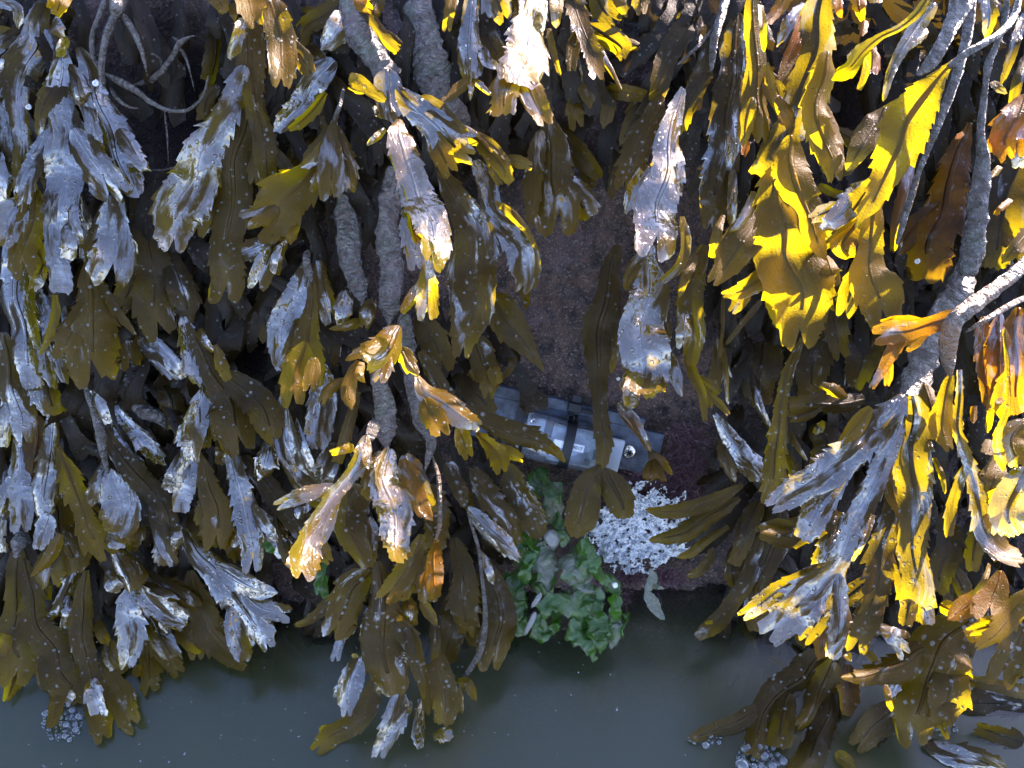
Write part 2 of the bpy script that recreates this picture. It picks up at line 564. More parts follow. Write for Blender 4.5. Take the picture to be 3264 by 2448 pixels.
def rib_mesh(cl, rnd, lo=0.0, hi=0.86):
    P, B, Nn, hw, q, wav, nz, uo, vo = cl
    L = q[-1]
    m = (q >= lo * L) & (q <= hi * L)
    P, B, Nn, hw, q, nz = P[m], B[m], Nn[m], hw[m], q[m], nz[m]
    n = len(q)
    if n < 4: return None
    tap = 1 - 0.75 * (q / L)
    rw = np.clip(hw * 0.075, 0.0003, 0.0008) * (0.15 + tap)
    rh = rw * 0.45
    off = (hw * wav * nz)[:, None] * Nn
    prof = [(-2.2, -0.2), (-1.0, 0.5), (0, 0.95), (1.0, 0.5), (2.2, -0.2)]
    vs = np.stack([P + off + B * (rw * a)[:, None] + Nn * (rh * b)[:, None] for a, b in prof], 1)
    # the far side too, so the rib is a closed welt through the blade
    vb = np.stack([P + off + B * (rw * a)[:, None] - Nn * (rh * 0.6 * b)[:, None] for a, b in ((0.75, 0.45), (0, 0.95), (-0.75, 0.45))], 1)
    vs = np.concatenate([vs, vb], 1)
    k = vs.shape[1]
    f = []
    for i in range(n - 1):
        for j in range(k):
            a, b = i * k + j, i * k + (j + 1) % k
            f.append((a, b, b + k, a + k))
    f.append(tuple(range(k))[::-1])
    f.append(tuple((n - 1) * k + j for j in range(k)))
    uvs = np.stack([np.repeat((rw * 0)[:, None], k, 1) + np.linspace(-1, 1, k)[None, :] * rw[:, None] * 1.5 + uo, np.repeat(q[:, None] + vo, k, 1)], -1).reshape(-1, 2)
    return np_mesh('midrib', vs.reshape(-1, 3), f, uvs, {'tipf': np.zeros(n * k), 'thick': np.full(n * k, 0.25)})


def tube_arrays(ctrl, opt, rnd, flat=0.6):
    L0 = np.linalg.norm(np.diff(ctrl[:, :3], axis=0), axis=1).sum()
    n = int(min(max(L0 / 0.0016, 8), 220))
    q, r = catmull(ctrl, n)
    P = r[:, :3]
    hw = np.maximum(r[:, 3], 0.0003)
    T = np.gradient(P, axis=0)
    T /= np.linalg.norm(T, axis=1)[:, None]
    view = CAM - P
    view /= np.linalg.norm(view, axis=1)[:, None]
    B = np.cross(T, view)
    B /= np.linalg.norm(B, axis=1)[:, None]
    Nn = np.cross(B, T)
    k = 16
    ang = np.linspace(0, 2 * math.pi, k, endpoint=False)
    flat = opt.get('flat', flat)
    hz = hw * flat
    hz = np.minimum(hz, opt.get('tmax', 0.006))
    ph = rnd.uniform(0, 50)
    rg = opt.get('rg', 0.2)
    tz = np.clip(np.minimum(q, q[-1] - q) / np.minimum(0.012, q[-1] * 0.2), 0, 1)
    hw = hw * (0.45 + 0.55 * np.sqrt(tz))
    vs = np.empty((n, k, 3))
    uv = np.empty((n, k, 2))
    uo = rnd.uniform(0, 3)
    for j, a in enumerate(ang):
        lump = np.array([noise.noise(Vector((P[i, 0] * 170 + math.cos(a) * 1.5, P[i, 1] * 170 + math.sin(a) * 1.5, P[i, 2] * 170 + ph))) for i in range(n)])
        lump2 = np.array([noise.noise(Vector((P[i, 0] * 600 + math.cos(a) * 4, P[i, 1] * 600 + math.sin(a) * 4, P[i, 2] * 600 + ph))) for i in range(n)])
        k1 = 1 + rg * lump + rg * 0.5 * lump2
        vs[:, j] = P + B * (hw * math.cos(a) * k1)[:, None] + Nn * (hz * math.sin(a) * k1)[:, None]
        uv[:, j, 0] = uo + hw * a
        uv[:, j, 1] = q + uo
    f = []
    for i in range(n - 1):
        for j in range(k):
            a, b = i * k + j, i * k + (j + 1) % k
            f.append((a, b, b + k, a + k))
    f.append(tuple(range(k))[::-1])
    f.append(tuple((n - 1) * k + j for j in range(k)))
    return vs.reshape(-1, 3), f, uv.reshape(-1, 2)


def parse_opts(s):
    o = {}
    for w in s.split():
        k, v = w.split('=')
        o[k] = v if k in ('t', 'm') else float(v)
    return o


def ctrl_points(tile, txt, d0, sub=0):
    ox, oy = TILE[tile]
    rows = []
    for w in txt.split():
        a = [float(x) for x in w.split(',')]
        rows.append([ox + a[0] / 2, oy + a[1] / 2, a[2] / 2, a[3] if len(a) > 3 else None])
    ds = [i for i, r in enumerate(rows) if r[3] is not None]
    if not ds:
        for r in rows: r[3] = d0
    else:
        xs = [float(i) for i in ds]
        ys = [rows[i][3] for i in ds]
        for i, r in enumerate(rows):
            r[3] = float(np.interp(i, xs, ys))
        if len(ds) == 1:       # hangs a little further out towards its middle
            for i, r in enumerate(rows):
                t = i / max(1, len(rows) - 1)
                r[3] = r[3] + 9 * math.sin(t * math.pi * 0.75)
    out = []
    for px, py, w, d in rows:
        if py > 1850 and not sub:      # what hangs into the pool lies on its surface
            d = max(d, on_water(px, py, 0.004) @ N * 1000)
        p = at(px, py, d / 1000.0)
        hw = w / 2 * depth_of(p) / F_PX
        out.append([p[0], p[1], p[2], hw])
    if len(out) == 2:
        a, b = np.array(out[0]), np.array(out[1])
        out.insert(1, list((a + b) / 2))
    return np.array(out)


def side_lobe(root, c, o, rnd):
    """a smaller lobe forking off behind a blade, as wrack does"""
    q, r_ = catmull(c, 60)
    i = rnd.randint(18, 40)
    P, hw = r_[i, :3], r_[i, 3]
    hwm = float(np.mean(r_[:, 3]))
    T = r_[min(i + 4, 59), :3] - r_[max(i - 4, 0), :3]
    T /= np.linalg.norm(T)
    view = (CAM - P) / np.linalg.norm(CAM - P)
    B = np.cross(T, view)
    B /= np.linalg.norm(B)
    ln = min(q[-1] * rnd.uniform(0.32, 0.55), 0.055)
    th = rnd.choice((-1, 1)) * math.radians(rnd.uniform(18, 42))
    rows = []
    p = P - view * 0.002
    n = 5
    for k in range(n):
        a = th * (1 - 0.55 * k / (n - 1))
        w = hwm * (0.35, 0.6, 0.78, 0.8, 0.55)[k] * rnd.uniform(0.85, 1.05)
        rows.append([*(p - view * 0.0012 * k), w])
        p = p + (T * math.cos(a) + B * math.sin(a)) * ln / (n - 1)
    if min(x[2] for x in rows) < WATER_Z + 0.003:
        return
    rows = np.array(rows)
    o = dict(o)
    o.pop('r', None)
    o['t'] = rnd.choice('ffr')
    o['k'] = min(1.0, max(0.05, o.get('k', .35) * rnd.uniform(.6, 1.1)))
    v, f, uv, at_, cl = blade_arrays(rows, o, rnd)
    ob = link_mesh('blade', np_mesh('blade', v, f, uv, at_), M_FROND, root)
    frond_props(ob, o)
    if cl[3].max() > 0.0045 and o.get('rib', 1):
        rm = rib_mesh(cl, rnd)
        if rm:
            frond_props(link_mesh('midrib', rm, M_FROND, ob), o)


def frond_props(ob, o):
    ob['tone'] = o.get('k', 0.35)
    ob['wet'] = o.get('w', 0.5)
    ob['dots'] = o.get('o', 0.5)
    ob['rust'] = o.get('x', 0.0)
    ob['silt'] = o.get('i', 0.25)


def build_fronds(data, group_default):
    rnd = random.Random(11)
    lobe_list = []
    cur = None
    for line in data.strip().splitlines():
        line = line.strip()
        if not line or line.startswith('#'): continue
        if line.startswith('@'):
            head = [x.strip() for x in line[1:].split('|')]
            cur = dict(label=head[0], tile=head[1], opts=parse_opts(head[2]) if len(head) > 2 else {}, root=None)
            cur['group'] = head[3] if len(head) > 3 else group_default
            continue
        body, _, ot = line.partition('/')
        kind, _, pts = body.strip().partition(' ')
        o = dict(cur['opts'])
        o.update(parse_opts(ot))
        tile = cur['tile']
        if pts[0] in TILE:
            tile, pts = pts[0], pts[1:].strip()
        c = ctrl_points(tile, pts, o.get('d', 40), o.get('sub', 0))
        if cur['root'] is None:
            cur['root'] = empty('seaweed_frond', c[0, :3], cur['label'], 'seaweed', cur['group'])
        root = cur['root']
        if kind == 'e':
            oo = {'m': 'u', 'j': 2.2, 'fold': 0.0, 'c': 0.35, 'u': 0.10, 'v': 0.16, 't': 'p', 'r': 0, 'tw': 4}
            v, f, uv, at_, cl = blade_arrays(c, oo, rnd)
            ob = link_mesh('stipe', np_mesh('stipe', v, f, uv, at_), M_STIPE, root)
            ob['crust'] = o.get('crust', 1.0)
        elif kind == 's':
            v, f, uv = tube_arrays(c, o, rnd)
            ob = link_mesh('stipe', np_mesh('stipe', v, f, uv), M_STIPE, root)
            ob['crust'] = o.get('crust', 1.0)
        else:
            v, f, uv, at_, cl = blade_arrays(c, o, rnd)
            ob = link_mesh('blade', np_mesh('blade', v, f, uv, at_), M_FROND, root)
            if kind == 'b' and len(c) > 3 and o.get('t') != 'p' and rnd.random() < 0.8:
                lobe_list.append((root, c, dict(o), rnd.random()))
                if rnd.random() < 0.4:
                    lobe_list.append((root, c, dict(o), rnd.random()))
            if o.get('rib', 1) and cl[3].max() > 0.0045:
                rm = rib_mesh(cl, rnd)
                if rm:
                    frond_props(link_mesh('midrib', rm, M_FROND, ob), o)
        frond_props(ob, o)
    for root, c, o, sd in lobe_list:
        mid = c[len(c) // 2, :3]
        sx = W_PX / 2 + F_PX * ((mid - CAM) @ RIGHT) / depth_of(mid)
        sy = H_PX / 2 - F_PX * ((mid - CAM) @ UP) / depth_of(mid)
        if 1560 < sx < 2230 and sy > 560: continue      # the bare rock stays bare
        side_lobe(root, c, o, random.Random(sd))


LEFT = """
@ narrow bluish strap-like seaweed at the very top left corner | A | w=.7 k=.2
b -60,-10,90,26 40,20,80 110,60,70 110,180,60 / t=p r=10
b 20,-20,60,24 -30,80,60 / t=r
@ small golden blade with two blunt tips over the lilac frond, top left | A | k=1 w=.2
b 440,-60,110,58 385,20,110 350,95,70 / t=r r=10
b 390,-40,90,60 340,10,60 310,50,30 / t=r
@ dark brown leaf pointing left below the top left corner | A | k=.15 w=.3
b 230,130,70,24 130,200,110 20,265,110 -70,300,80 / t=r
@ big lilac-sheened frond fanning into many serrated lobes, upper left | A | w=.8 k=.25 o=.15
b 330,-60,80,22 285,40,100 250,150,160 215,290,240 150,420,240 110,580,170 120,780,120,40 140,980,110 160,1150,130 175,1290,170,42 / t=f k=.3 i=.5 w=.65
b 300,180,120,30 380,320,90,36 395,470,150 385,620,170 400,760,200 430,900,260 430,1080,250 400,1250,220 370,1400,200 370,1560,150 380,1700,140 385,1860,150,50 / t=r r=-4 v=.05
b 395,480,130,36 330,580,140 270,720,90 245,880,40 / t=p w=.5
b 420,420,80,34 480,510,130 505,600,130 515,670,60 / t=r
b 460,820,150,44 540,960,190 620,1070,200 690,1160,260,48 / t=f r=-8 v=.05
b 470,1300,80,48 470,1400,80 500,1480,60 525,1560,26 / t=p
b 420,1430,90,50 440,1540,110 430,1640,110 / t=r k=.4
b 440,250,60,36 400,300,60 390,360,50 / rib=0 r=30
b 340,120,70,34 370,180,90 400,240,50 / t=r w=.9
@ lilac frond with a white worm-tube dot, tip torn into long teeth | A | w=.85 k=.25 o=.2
b 500,300,90,34 560,420,140 600,560,180 640,720,230 710,900,270 770,1060,250 830,1170,180 880,1260,50,44 / t=p r=4 v=.05
b 760,820,120,40 840,950,110 910,1050,80 965,1090,30 / t=p
b 640,1000,120,40 690,1120,160 760,1210,170 / t=f
b 540,560,100,34 570,720,90 600,880,110 640,980,90 / t=r w=.7
@ bare branching purplish stipe with curling thin forks in the dark hollow | A | crust=.15 flat=.8
s 770,-60,115.6,34 750,30,102.0 735,110,74.8
s 735,90,68.0,33 690,200,47.6 655,330,40.8 650,480,38.1 668,560,29.9
s 700,-60,47.6,30 640,80,34.0 590,220,31.3 590,340,34.0 620,430,27.2
s 780,90,47.6,32 850,200,40.8 905,330,31.3 935,460,16.3
s 670,470,34.0,30 760,520,47.6 870,580,40.8 960,650,31.3 1080,705,25.8 1200,700,24.5 1290,620,20.4 1330,480,15.0
s 860,540,27.2,24 980,500,40.8 1060,420,38.1 1110,340,31.3 1150,270,38.1 1200,240,20.4 1250,225,9.5
s 1150,290,27.2,22 1120,250,16.3 1098,235,6.8
s 1140,300,27.2,20 1180,360,20.4 1210,450,12.2 1240,580,6.8
s 1020,430,20.4,20 1025,390,15.0 990,350,13.6 930,345,9.5
s 700,560,27.2,28 760,640,24.5 830,685,17.7 890,690,9.5
s 1050,710,16.3,20 1065,850,12.2 1075,1040,9.5
s 960,1085,9.5,26 1060,1080,12.2 1150,1050,9.5
@ thin dark upright strap edging the dark hollow on its right | A | k=.1 w=.4 d=14
b 1400,40,80,14 1380,250,100 1370,420,90 1330,560,50 / t=p r=40
@ long golden-olive frond, its left lobe silvered with water beads | A | k=.55 w=.35 o=1
b 1600,40,110,34 1585,250,190 1590,480,210 1540,800,250 1490,1100,260 1470,1350,240 1440,1550,220 1430,1750,235 1425,1870,240,50 / t=f r=-10 v=.06
b 1560,420,150,40 1480,620,170 1400,800,200 1300,980,270 1210,1180,330 1150,1340,330 1110,1480,260 1090,1570,190,60 / t=f w=.75 o=1.4 c=.25 r=4
b 1570,110,60,38 1530,180,90 1500,280,90 1470,380,70 / t=p w=.8
b 1610,480,120,36 1650,750,140 1690,1000,160 1720,1250,120 / t=r k=.35 r=30
@ short pale golden tips hanging from the top edge above the golden-olive frond | A | k=.85 w=.3
b 1560,-80,150,52 1590,20,210 1640,150,120,60 / t=f
b 1350,-70,120,36 1400,10,130 1430,75,80 / t=r k=.5
@ tan water-beaded blade with frilled tip hanging at the top | A | k=.6 w=.5 o=1.2
b 1700,-60,140,48 1750,120,190 1800,290,200 1810,420,190 1790,520,140,62 / t=f r=12
b 1480,20,60,34 1490,90,60 1500,140,30 / t=p k=.3
@ small olive tuft beside the water-beaded silvery lobe, half in the hollow | A | k=.35 w=.5
b 1390,540,90,24 1320,630,110 1290,760,110,30 / t=r
@ lilac bumpy leaf pointing down left from the encrusted straps | A | w=.85 k=.2 o=.3
b 2130,380,140,32 2030,500,170 1920,660,170 1810,780,120 1745,838,40,40 / t=p r=6
b 1950,300,140,22 2020,390,150 2090,450,120 / t=r w=.6
@ folded amber leaf edge behind the lilac bumpy leaf | A | k=.9 w=.1
b 2080,590,50,42 2000,690,80 1910,780,80 1845,822,40,46 / t=r r=40
@ dark serrated leaf in the gap left of the striped small frond | A | k=.2 w=.4 d=18
b 2000,850,90,18 1900,960,170 1830,1100,140 / t=r
@ grey silted frond folded over itself near the top | A | k=.3 w=.3 i=.9
b 2230,0,190,30 2080,90,150 1960,160,120 1915,270,110,26 / t=r
b 2211,100,150,32 2130,210,170 2050,320,60 / t=p w=.8
b 1930,270,120,22 2010,380,150 2080,470,120 1960,620,60 / t=p w=.5
@ broad golden frond with a pale frilled tip, sweeping down left | A | k=.9 w=.2 o=.3
b 2060,980,90,46 1980,1090,200 1880,1210,320 1760,1350,330 1650,1450,250,52 / t=f r=8 c=.12
b 1830,1240,90,50 1720,1320,150 1590,1390,150,56 / t=f k=.6 w=.6
b 1900,1430,50,50 1860,1500,70 1850,1560,40 / t=p
@ striped fan-tipped frond on a thin stalk, left of the encrusted straps | A | k=.5 w=.6 o=.6
s 2190,560,22,44 2170,660,26 2130,770,32 / crust=.4
b 2150,720,34,46 2120,830,70 2105,960,150 2110,1090,180 2120,1230,170,58 / t=f r=0
b 2150,800,60,46 2190,950,120 2215,1090,150 2220,1200,130,54 / t=r
b 2100,880,60,46 2010,1000,90 1920,1070,50 / t=p
b 2060,1040,50,48 2020,1150,70 1990,1220,40 / t=r k=1
b 2050,740,40,40 2060,850,60 1990,960,80 1930,1040,50 / t=p k=.3
@ crumpled silvery forked frond below the broad golden one | D | k=.3 w=.75 o=.9
b 1760,-90,70,42 1640,-40,150 1500,10,120,46 / t=f
b 1740,-50,90,46 1700,60,150 1650,190,150,54 / t=f
b 1830,-80,60,44 1770,20,90 1740,130,100 / t=r
@ white-glinting forked blade with a golden tip at the left edge | A | w=.9 k=.4 o=1
b 150,1260,130,42 70,1400,230 10,1560,140,54 / t=r r=-8
b 230,1210,80,40 200,1380,180 160,1560,190 155,1710,170,50 / t=f k=.85 w=.2
@ bluish ragged leaves overlapping along the left edge, upper half | A | w=.75 k=.25
b 60,520,90,28 30,700,110 40,900,110 70,1080,130 70,1230,110,36 / t=f
b -40,900,90,30 -10,1080,110 0,1300,110 / t=r w=.9
b 60,180,50,24 30,340,80 -20,480,60 / t=r
@ narrow leaf with a curled golden point beside the lilac fan | A | k=.7 w=.3
b 180,900,80,34 215,1020,80 255,1110,50 290,1205,16,42 / t=p
@ pinkish lilac blade ending in a split frilled tip, left third | A | w=.85 k=.35 o=.5
b 740,1200,80,42 745,1360,180 730,1500,230 720,1620,290 715,1730,300,54 / t=f r=-3 v=.05
b 690,1280,70,40 640,1440,120 570,1600,140,44 / t=r w=.4
@ dark olive frond with two serrated lobes hanging below the hollow | A | k=.3 w=.2 o=.8
b 860,1160,120,26 920,1400,190 960,1620,240 980,1850,270 1020,2090,240,40 / t=f r=6
b 1000,1460,110,24 1090,1680,140 1170,1880,200 1230,2060,150 / t=p k=.15 w=.45
@ lilac strap with bubble beads near the left edge | D | w=.9 k=.3 o=.7
b 50,-90,110,34 85,90,190 115,300,210 150,500,180 185,700,150 205,845,130,48 / t=r r=-4
b 190,120,60,36 190,300,70 220,480,60 240,620,40 / t=p r=35
@ olive blade with lilac streak and speckled tip at the left edge | D | w=.7 k=.5 o=1
b 20,500,100,38 50,700,140 90,900,190 120,1060,190 150,1180,130,46 / t=f
@ crumpled silt-covered frond between the lilac strap and the golden fan | D | w=.7 k=.3 i=1 o=1
b 170,120,90,30 230,300,150 290,480,200 340,640,210 370,800,150,40 / t=f v=.25
b 430,330,80,32 440,480,100 400,620,110 / t=r w=.9
b 340,760,140,34 310,880,190 330,1010,160 / t=r i=1.3 v=.3
b 280,60,80,36 240,160,110 210,220,60 / t=f k=.6
@ amber leaf seen edge-on with a thin golden point, left | D | k=.65 w=.2
b 350,260,40,46 350,400,60 310,540,50 250,650,16,52 / t=p r=25
@ golden fan-shaped blade with a bright wet midrib stripe, left | D | k=.68 w=.3 o=1.3
b 560,40,80,40 570,220,200 580,420,290 595,580,330 600,735,310,56 / t=f r=-6 c=.2
b 640,180,40,44 720,330,70 800,430,60 870,518,14,52 / t=p k=.3
@ dark dotted blade tucked behind the golden fan's right side | D | k=.3 w=.5 o=1
b 700,280,110,28 780,480,170 840,690,150,32 / t=f
@ stump of pinkish encrusted stipe in the dark gap, left centre | D | crust=1.1 flat=.9 tmax=.012 rg=.3
s 850,640,140,14 830,760,150 850,900,130 890,990,120
s 830,930,120,18 920,1000,110 1010,1040,80 1060,1110,40
s 880,960,90,10 940,1080,110 980,1180,60
@ wet dark leaves lying to the right below the golden fan | D | w=.8 k=.2
b 880,540,60,34 970,630,110 1060,720,120 1160,800,50 / t=p
b 930,500,50,38 1030,600,80 1120,700,80 1180,780,50 / t=r
b 1010,800,120,20 1080,930,170 1100,1110,120 / t=r k=.1 w=.3
@ long grey-lilac frond that opens into a dark dotted fan, left of centre | D | w=.8 k=.35 o=1
b 1170,400,90,40 1190,540,130 1230,690,140 1280,850,80,46 / t=p
b 1190,440,60,44 1270,600,110 1340,730,150 1400,840,220 1470,980,310 1520,1120,310 1540,1220,220,52 / t=f w=.35 r=8
b 1400,760,130,44 1540,860,200 1660,970,220 1720,1090,200 1750,1180,110 / t=f w=.35 k=.25
b 1370,580,36,50 1410,690,90 1455,800,70,54 / t=r k=.75 w=.1
b 1270,480,60,42 1310,560,60 1360,620,40 / t=r
@ forked lilac frond with a wet mirrored stalk, below left centre | D | w=.9 k=.35 o=.6
b 1300,840,40,44 1275,960,120 1240,1090,170 1230,1210,140 1235,1310,100 / t=r r=-4
b 1240,1240,90,46 1195,1400,140 1165,1560,130 1165,1640,110,54 / t=r r=6
b 1200,1230,90,42 1130,1390,140 1070,1500,100 / t=r k=.3
b 1270,1270,50,48 1320,1430,130 1370,1600,190 1380,1750,210 1375,1840,180,54 / t=f k=.55 w=.3
b 1310,880,40,40 1320,1080,80 1310,1230,60 / t=r k=.2 w=.3 r=40
@ lilac dotted blade on a long thin wet stalk, lower left | D | w=.8 k=.35 o=1
s 515,760,26,40 560,900,34 610,1030,50 640,1150,60 660,1280,44 690,1400,36 / crust=.2
b 680,1360,50,46 740,1480,180 770,1600,250 760,1720,250 745,1760,220,54 / t=r r=-4
b 560,880,60,40 640,960,90 690,1080,60 / t=r k=.3
b 660,1320,40,42 610,1480,90 570,1620,90 / t=p k=.3
@ dark dotted blade bending right to a curled silvery tip, lower left | D | k=.25 w=.4 o=.8
b 670,1110,70,42 740,1260,120 850,1390,150 960,1500,160 1050,1610,140 1075,1750,130 1065,1850,150 1055,1970,160,54 / t=r
b 1090,1720,90,48 1130,1800,80 1120,1900,70 / t=p w=.8
@ glossy black leaf bundle in the gap, left centre | D | k=.1 w=.9
b 730,960,50,26 810,1080,90 920,1210,130 1050,1350,70 / t=p
b 720,1020,40,22 750,1140,60 830,1290,90 930,1370,60 / t=p
@ dark leaf narrowing to a rusty point, near the left edge | D | k=.4 w=.15 x=.2
b 240,1030,110,30 230,1190,150 210,1330,110 205,1480,44 205,1600,26,36 / t=p
@ bluish leaf paired with a bright golden blade, lower left | D | k=.4 w=.85
b 340,1020,100,34 320,1200,110 300,1350,180 285,1510,190 280,1660,130,46 / t=r
b 370,1230,40,42 420,1370,130 470,1510,160 530,1650,130 590,1790,190 670,1910,140,58 / t=f k=.8 w=.25
b 650,1790,60,50 730,1830,110 800,1850,60 / t=r k=.5
@ silvery rumpled strap close to the left edge, lower half | D | k=.3 w=.85 i=.6
b 110,1150,60,30 130,1310,110 135,1470,150 130,1620,150 135,1740,130,46 / t=f v=.2
b 50,1340,60,26 30,1520,90 0,1700,90 20,1900,60 / t=r k=.25 w=.6
@ olive frond with golden streaks and a stalk like brown cord | D | k=.45 w=.5 o=.6
s 1960,-20,50,44 1955,60,50 1985,180,44 / crust=.2
b 1960,20,70,44 1930,160,150 1870,320,190 1800,480,190 1780,620,150 1785,740,70,54 / t=r w=.8
b 1985,120,60,48 1985,300,80 1975,460,150 1965,620,210 1955,780,230,64 / t=f k=.55 w=.35
b 2030,40,80,44 2070,220,120 2110,400,140,48 / t=f k=.4
b 1900,420,30,52 1860,560,70 1800,680,50 / t=p k=.4
@ bright yellow serrated tip catching the sun below the cord-stalked frond | D | k=1 w=.2
b 1950,560,90,74 1910,680,190 1890,800,200 1870,930,170,84 / t=f r=14
b 2010,660,70,80 1990,760,110 1970,850,100,86 / t=f r=10
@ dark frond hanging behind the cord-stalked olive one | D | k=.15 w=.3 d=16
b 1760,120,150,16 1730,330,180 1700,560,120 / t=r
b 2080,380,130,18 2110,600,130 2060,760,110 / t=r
@ straight lilac serrated blade right of the twisted ribbon | D | w=.85 k=.2 o=.5
b 2060,700,90,36 2055,860,180 2050,1020,205 2040,1150,180 2035,1230,130,46 / t=r r=0 v=.04
@ twisted smooth blue-grey ribbon, left centre | D | w=.75 k=.2 o=0 j=.15
b 1800,890,50,46 1805,1030,110 1830,1220,150 1900,1400,130 1990,1540,130 2110,1660,110,56 / t=p tw=45 r=10 rib=0
b 1830,980,60,42 1890,1160,90 1950,1340,110 2000,1440,60 / t=p
@ short lilac curled-under blade right of the dark dotted fan | D | w=.9 k=.25
b 1730,1160,90,34 1700,1270,170 1680,1360,150 1670,1410,90 / t=r c=.5
@ lilac dotted strap ending in a forked tip above the pool | D | w=.85 k=.35 o=1.2
b 1460,1200,60,38 1480,1330,130 1530,1500,160 1580,1660,180 1600,1830,180 1605,1990,150,56 / t=f r=-3
b 1540,1760,60,48 1500,1840,60 1470,1860,30 / t=p
b 1400,1150,90,30 1420,1260,100 1400,1340,60 / t=r w=.8
@ dark dotted leaf beside the lilac strap, reaching right | D | k=.25 w=.4 o=.6
b 1560,1280,90,34 1680,1450,150 1800,1620,140 1930,1800,100 2000,1930,60,50 / t=r
b 1600,1600,60,46 1690,1720,90 1770,1840,40 / t=p w=.7
@ silvery leaf fragments behind the sunlit middle stalk | D | w=.8 k=.25
b 2150,1210,120,30 2080,1350,170 2030,1480,120 / t=r
b 1990,1560,90,34 1910,1640,90 1900,1780,70 / t=r
@ grey-stemmed forked frond reaching the water at the left edge | G | k=.45 w=.3 o=.8
e 125,140,70,40 120,220,130 110,320,140 / crust=1 flat=.4
b 120,260,130,44 95,450,120 100,640,150 90,830,240 105,990,270 90,1090,200,58 / t=f
b 150,330,100,46 190,520,140 230,720,180 330,920,260 410,1070,260 500,1190,140 560,1245,30,62 / t=p k=.35
b 110,1040,140,50 70,1140,110 40,1230,50,60 / t=f k=.85
b 180,760,60,46 250,950,90 280,1100,100 340,1170,50 / t=r k=.85
b 60,760,80,50 20,880,90 -30,990,80 / t=r k=.9
@ golden stalk dipping into a clump of bubbles at the lower left | G | k=.8 w=.4
b 340,1090,70,56 370,1200,100 350,1310,90 320,1400,60,62 / t=r
b 410,1180,80,52 460,1230,90 / t=r w=.8
@ broad dotted olive frond with golden right edge, lower left | G | k=.4 w=.45 o=1.2
b 320,-40,240,40 380,120,290 430,270,270 470,400,150,54 / t=r
b 310,40,110,50 270,150,130 240,260,80,56 / t=r w=.85
b 390,170,60,52 320,300,90 260,380,60 195,440,16,60 / t=p k=.75
@ small lilac frond with Y-shaped fork over the dark gap | G | k=.3 w=.85
b 480,330,110,38 450,460,100 410,570,100 360,650,100 310,700,60,44 / t=f
b 430,560,60,42 420,660,70 410,765,60 / t=r
b 250,400,80,26 270,510,110 320,590,80 / t=p k=.2 w=.4
@ tall olive frond whose golden end touches the water, lower left | G | k=.5 w=.35 o=.6
b 550,400,60,44 530,600,120 510,780,150 540,930,150 580,1060,120 610,1190,200 640,1320,180 665,1460,110,64 / t=f r=8
b 600,980,120,50 690,1110,170 780,1230,190 840,1370,150,62 / t=f k=.8
b 590,1090,80,60 610,1200,130 630,1320,120 / t=f w=.95
b 620,720,60,40 650,810,80 690,880,40 / t=p
b 690,850,80,40 720,950,130 790,1040,110 / t=r w=.8
@ lilac strap-shaped blade with a golden notched end, lower left | G | k=.4 w=.9 o=1
b 830,490,60,50 820,600,140 825,750,200 825,890,170 815,990,110,60 / t=f r=-2 v=.04
b 860,490,60,50 960,590,140 1070,680,160 1180,730,130,60 / t=r w=.8
@ shell-shaped silvery blade above the lilac strap | G | k=.3 w=.8 i=.5
b 720,270,70,50 770,370,170 810,460,190 830,520,120,58 / t=r c=.5
b 830,340,80,46 880,430,60 / t=r
b 680,400,60,48 720,490,110 770,520,80 / t=r w=.9
@ golden-tipped blades fanning above the water right of the lilac strap | G | k=.8 w=.25 o=.6
b 910,770,120,34 930,920,170 960,1050,150 950,1150,110,46 / t=f
b 960,850,110,38 1060,960,120 1140,1050,100,46 / t=f
b 960,700,130,32 1050,850,170 1120,980,110 / t=r k=.35 w=.6 i=.6
b 890,1000,70,40 870,1080,70 / t=p
@ large silver-lilac frond with two broad forks leaning over the pool | G | k=.4 w=.8 o=1.2
b 1170,130,80,42 1280,310,150 1410,460,210 1530,610,220 1630,750,200 1700,880,110,62 / t=f r=-4 v=.05
b 1380,380,120,48 1520,470,160 1650,530,130 1770,545,40 / t=p
b 1540,550,100,52 1680,640,140 1820,680,130,60 / t=f
@ dark olive serrated fan under the silver-lilac frond, golden at the rim | G | k=.5 w=.15 o=.4
b 1210,400,110,34 1270,600,180 1350,780,230 1440,880,230 1550,960,170,44 / t=f
b 1150,740,130,34 1220,850,130 1290,930,50 / t=p
b 1420,740,80,44 1520,810,110 1610,880,40 / t=r w=.9
@ dark dotted lobe left of the silver-lilac frond | G | k=.25 w=.45 o=1
b 900,400,90,34 1030,500,150 1150,580,160 1250,630,100 / t=f
b 890,480,60,40 1000,550,100 1140,590,70 / t=p w=.8
@ grey-olive leaf behind the curled silvery tip | G | k=.3 w=.4
b 1220,10,120,28 1300,120,170 1390,230,90 / t=r
b 1450,120,110,28 1480,240,130 1510,330,60 / t=f k=.65
b 850,40,110,28 860,150,130 840,260,70 / t=f k=.55
@ faint frond under water at the lower left | G | k=.5 w=.2 rib=0 sub=1
b 300,1100,150,-4 230,1210,180 170,1310,90 / t=r
b 980,1050,130,4 950,1160,120 / t=r
"""
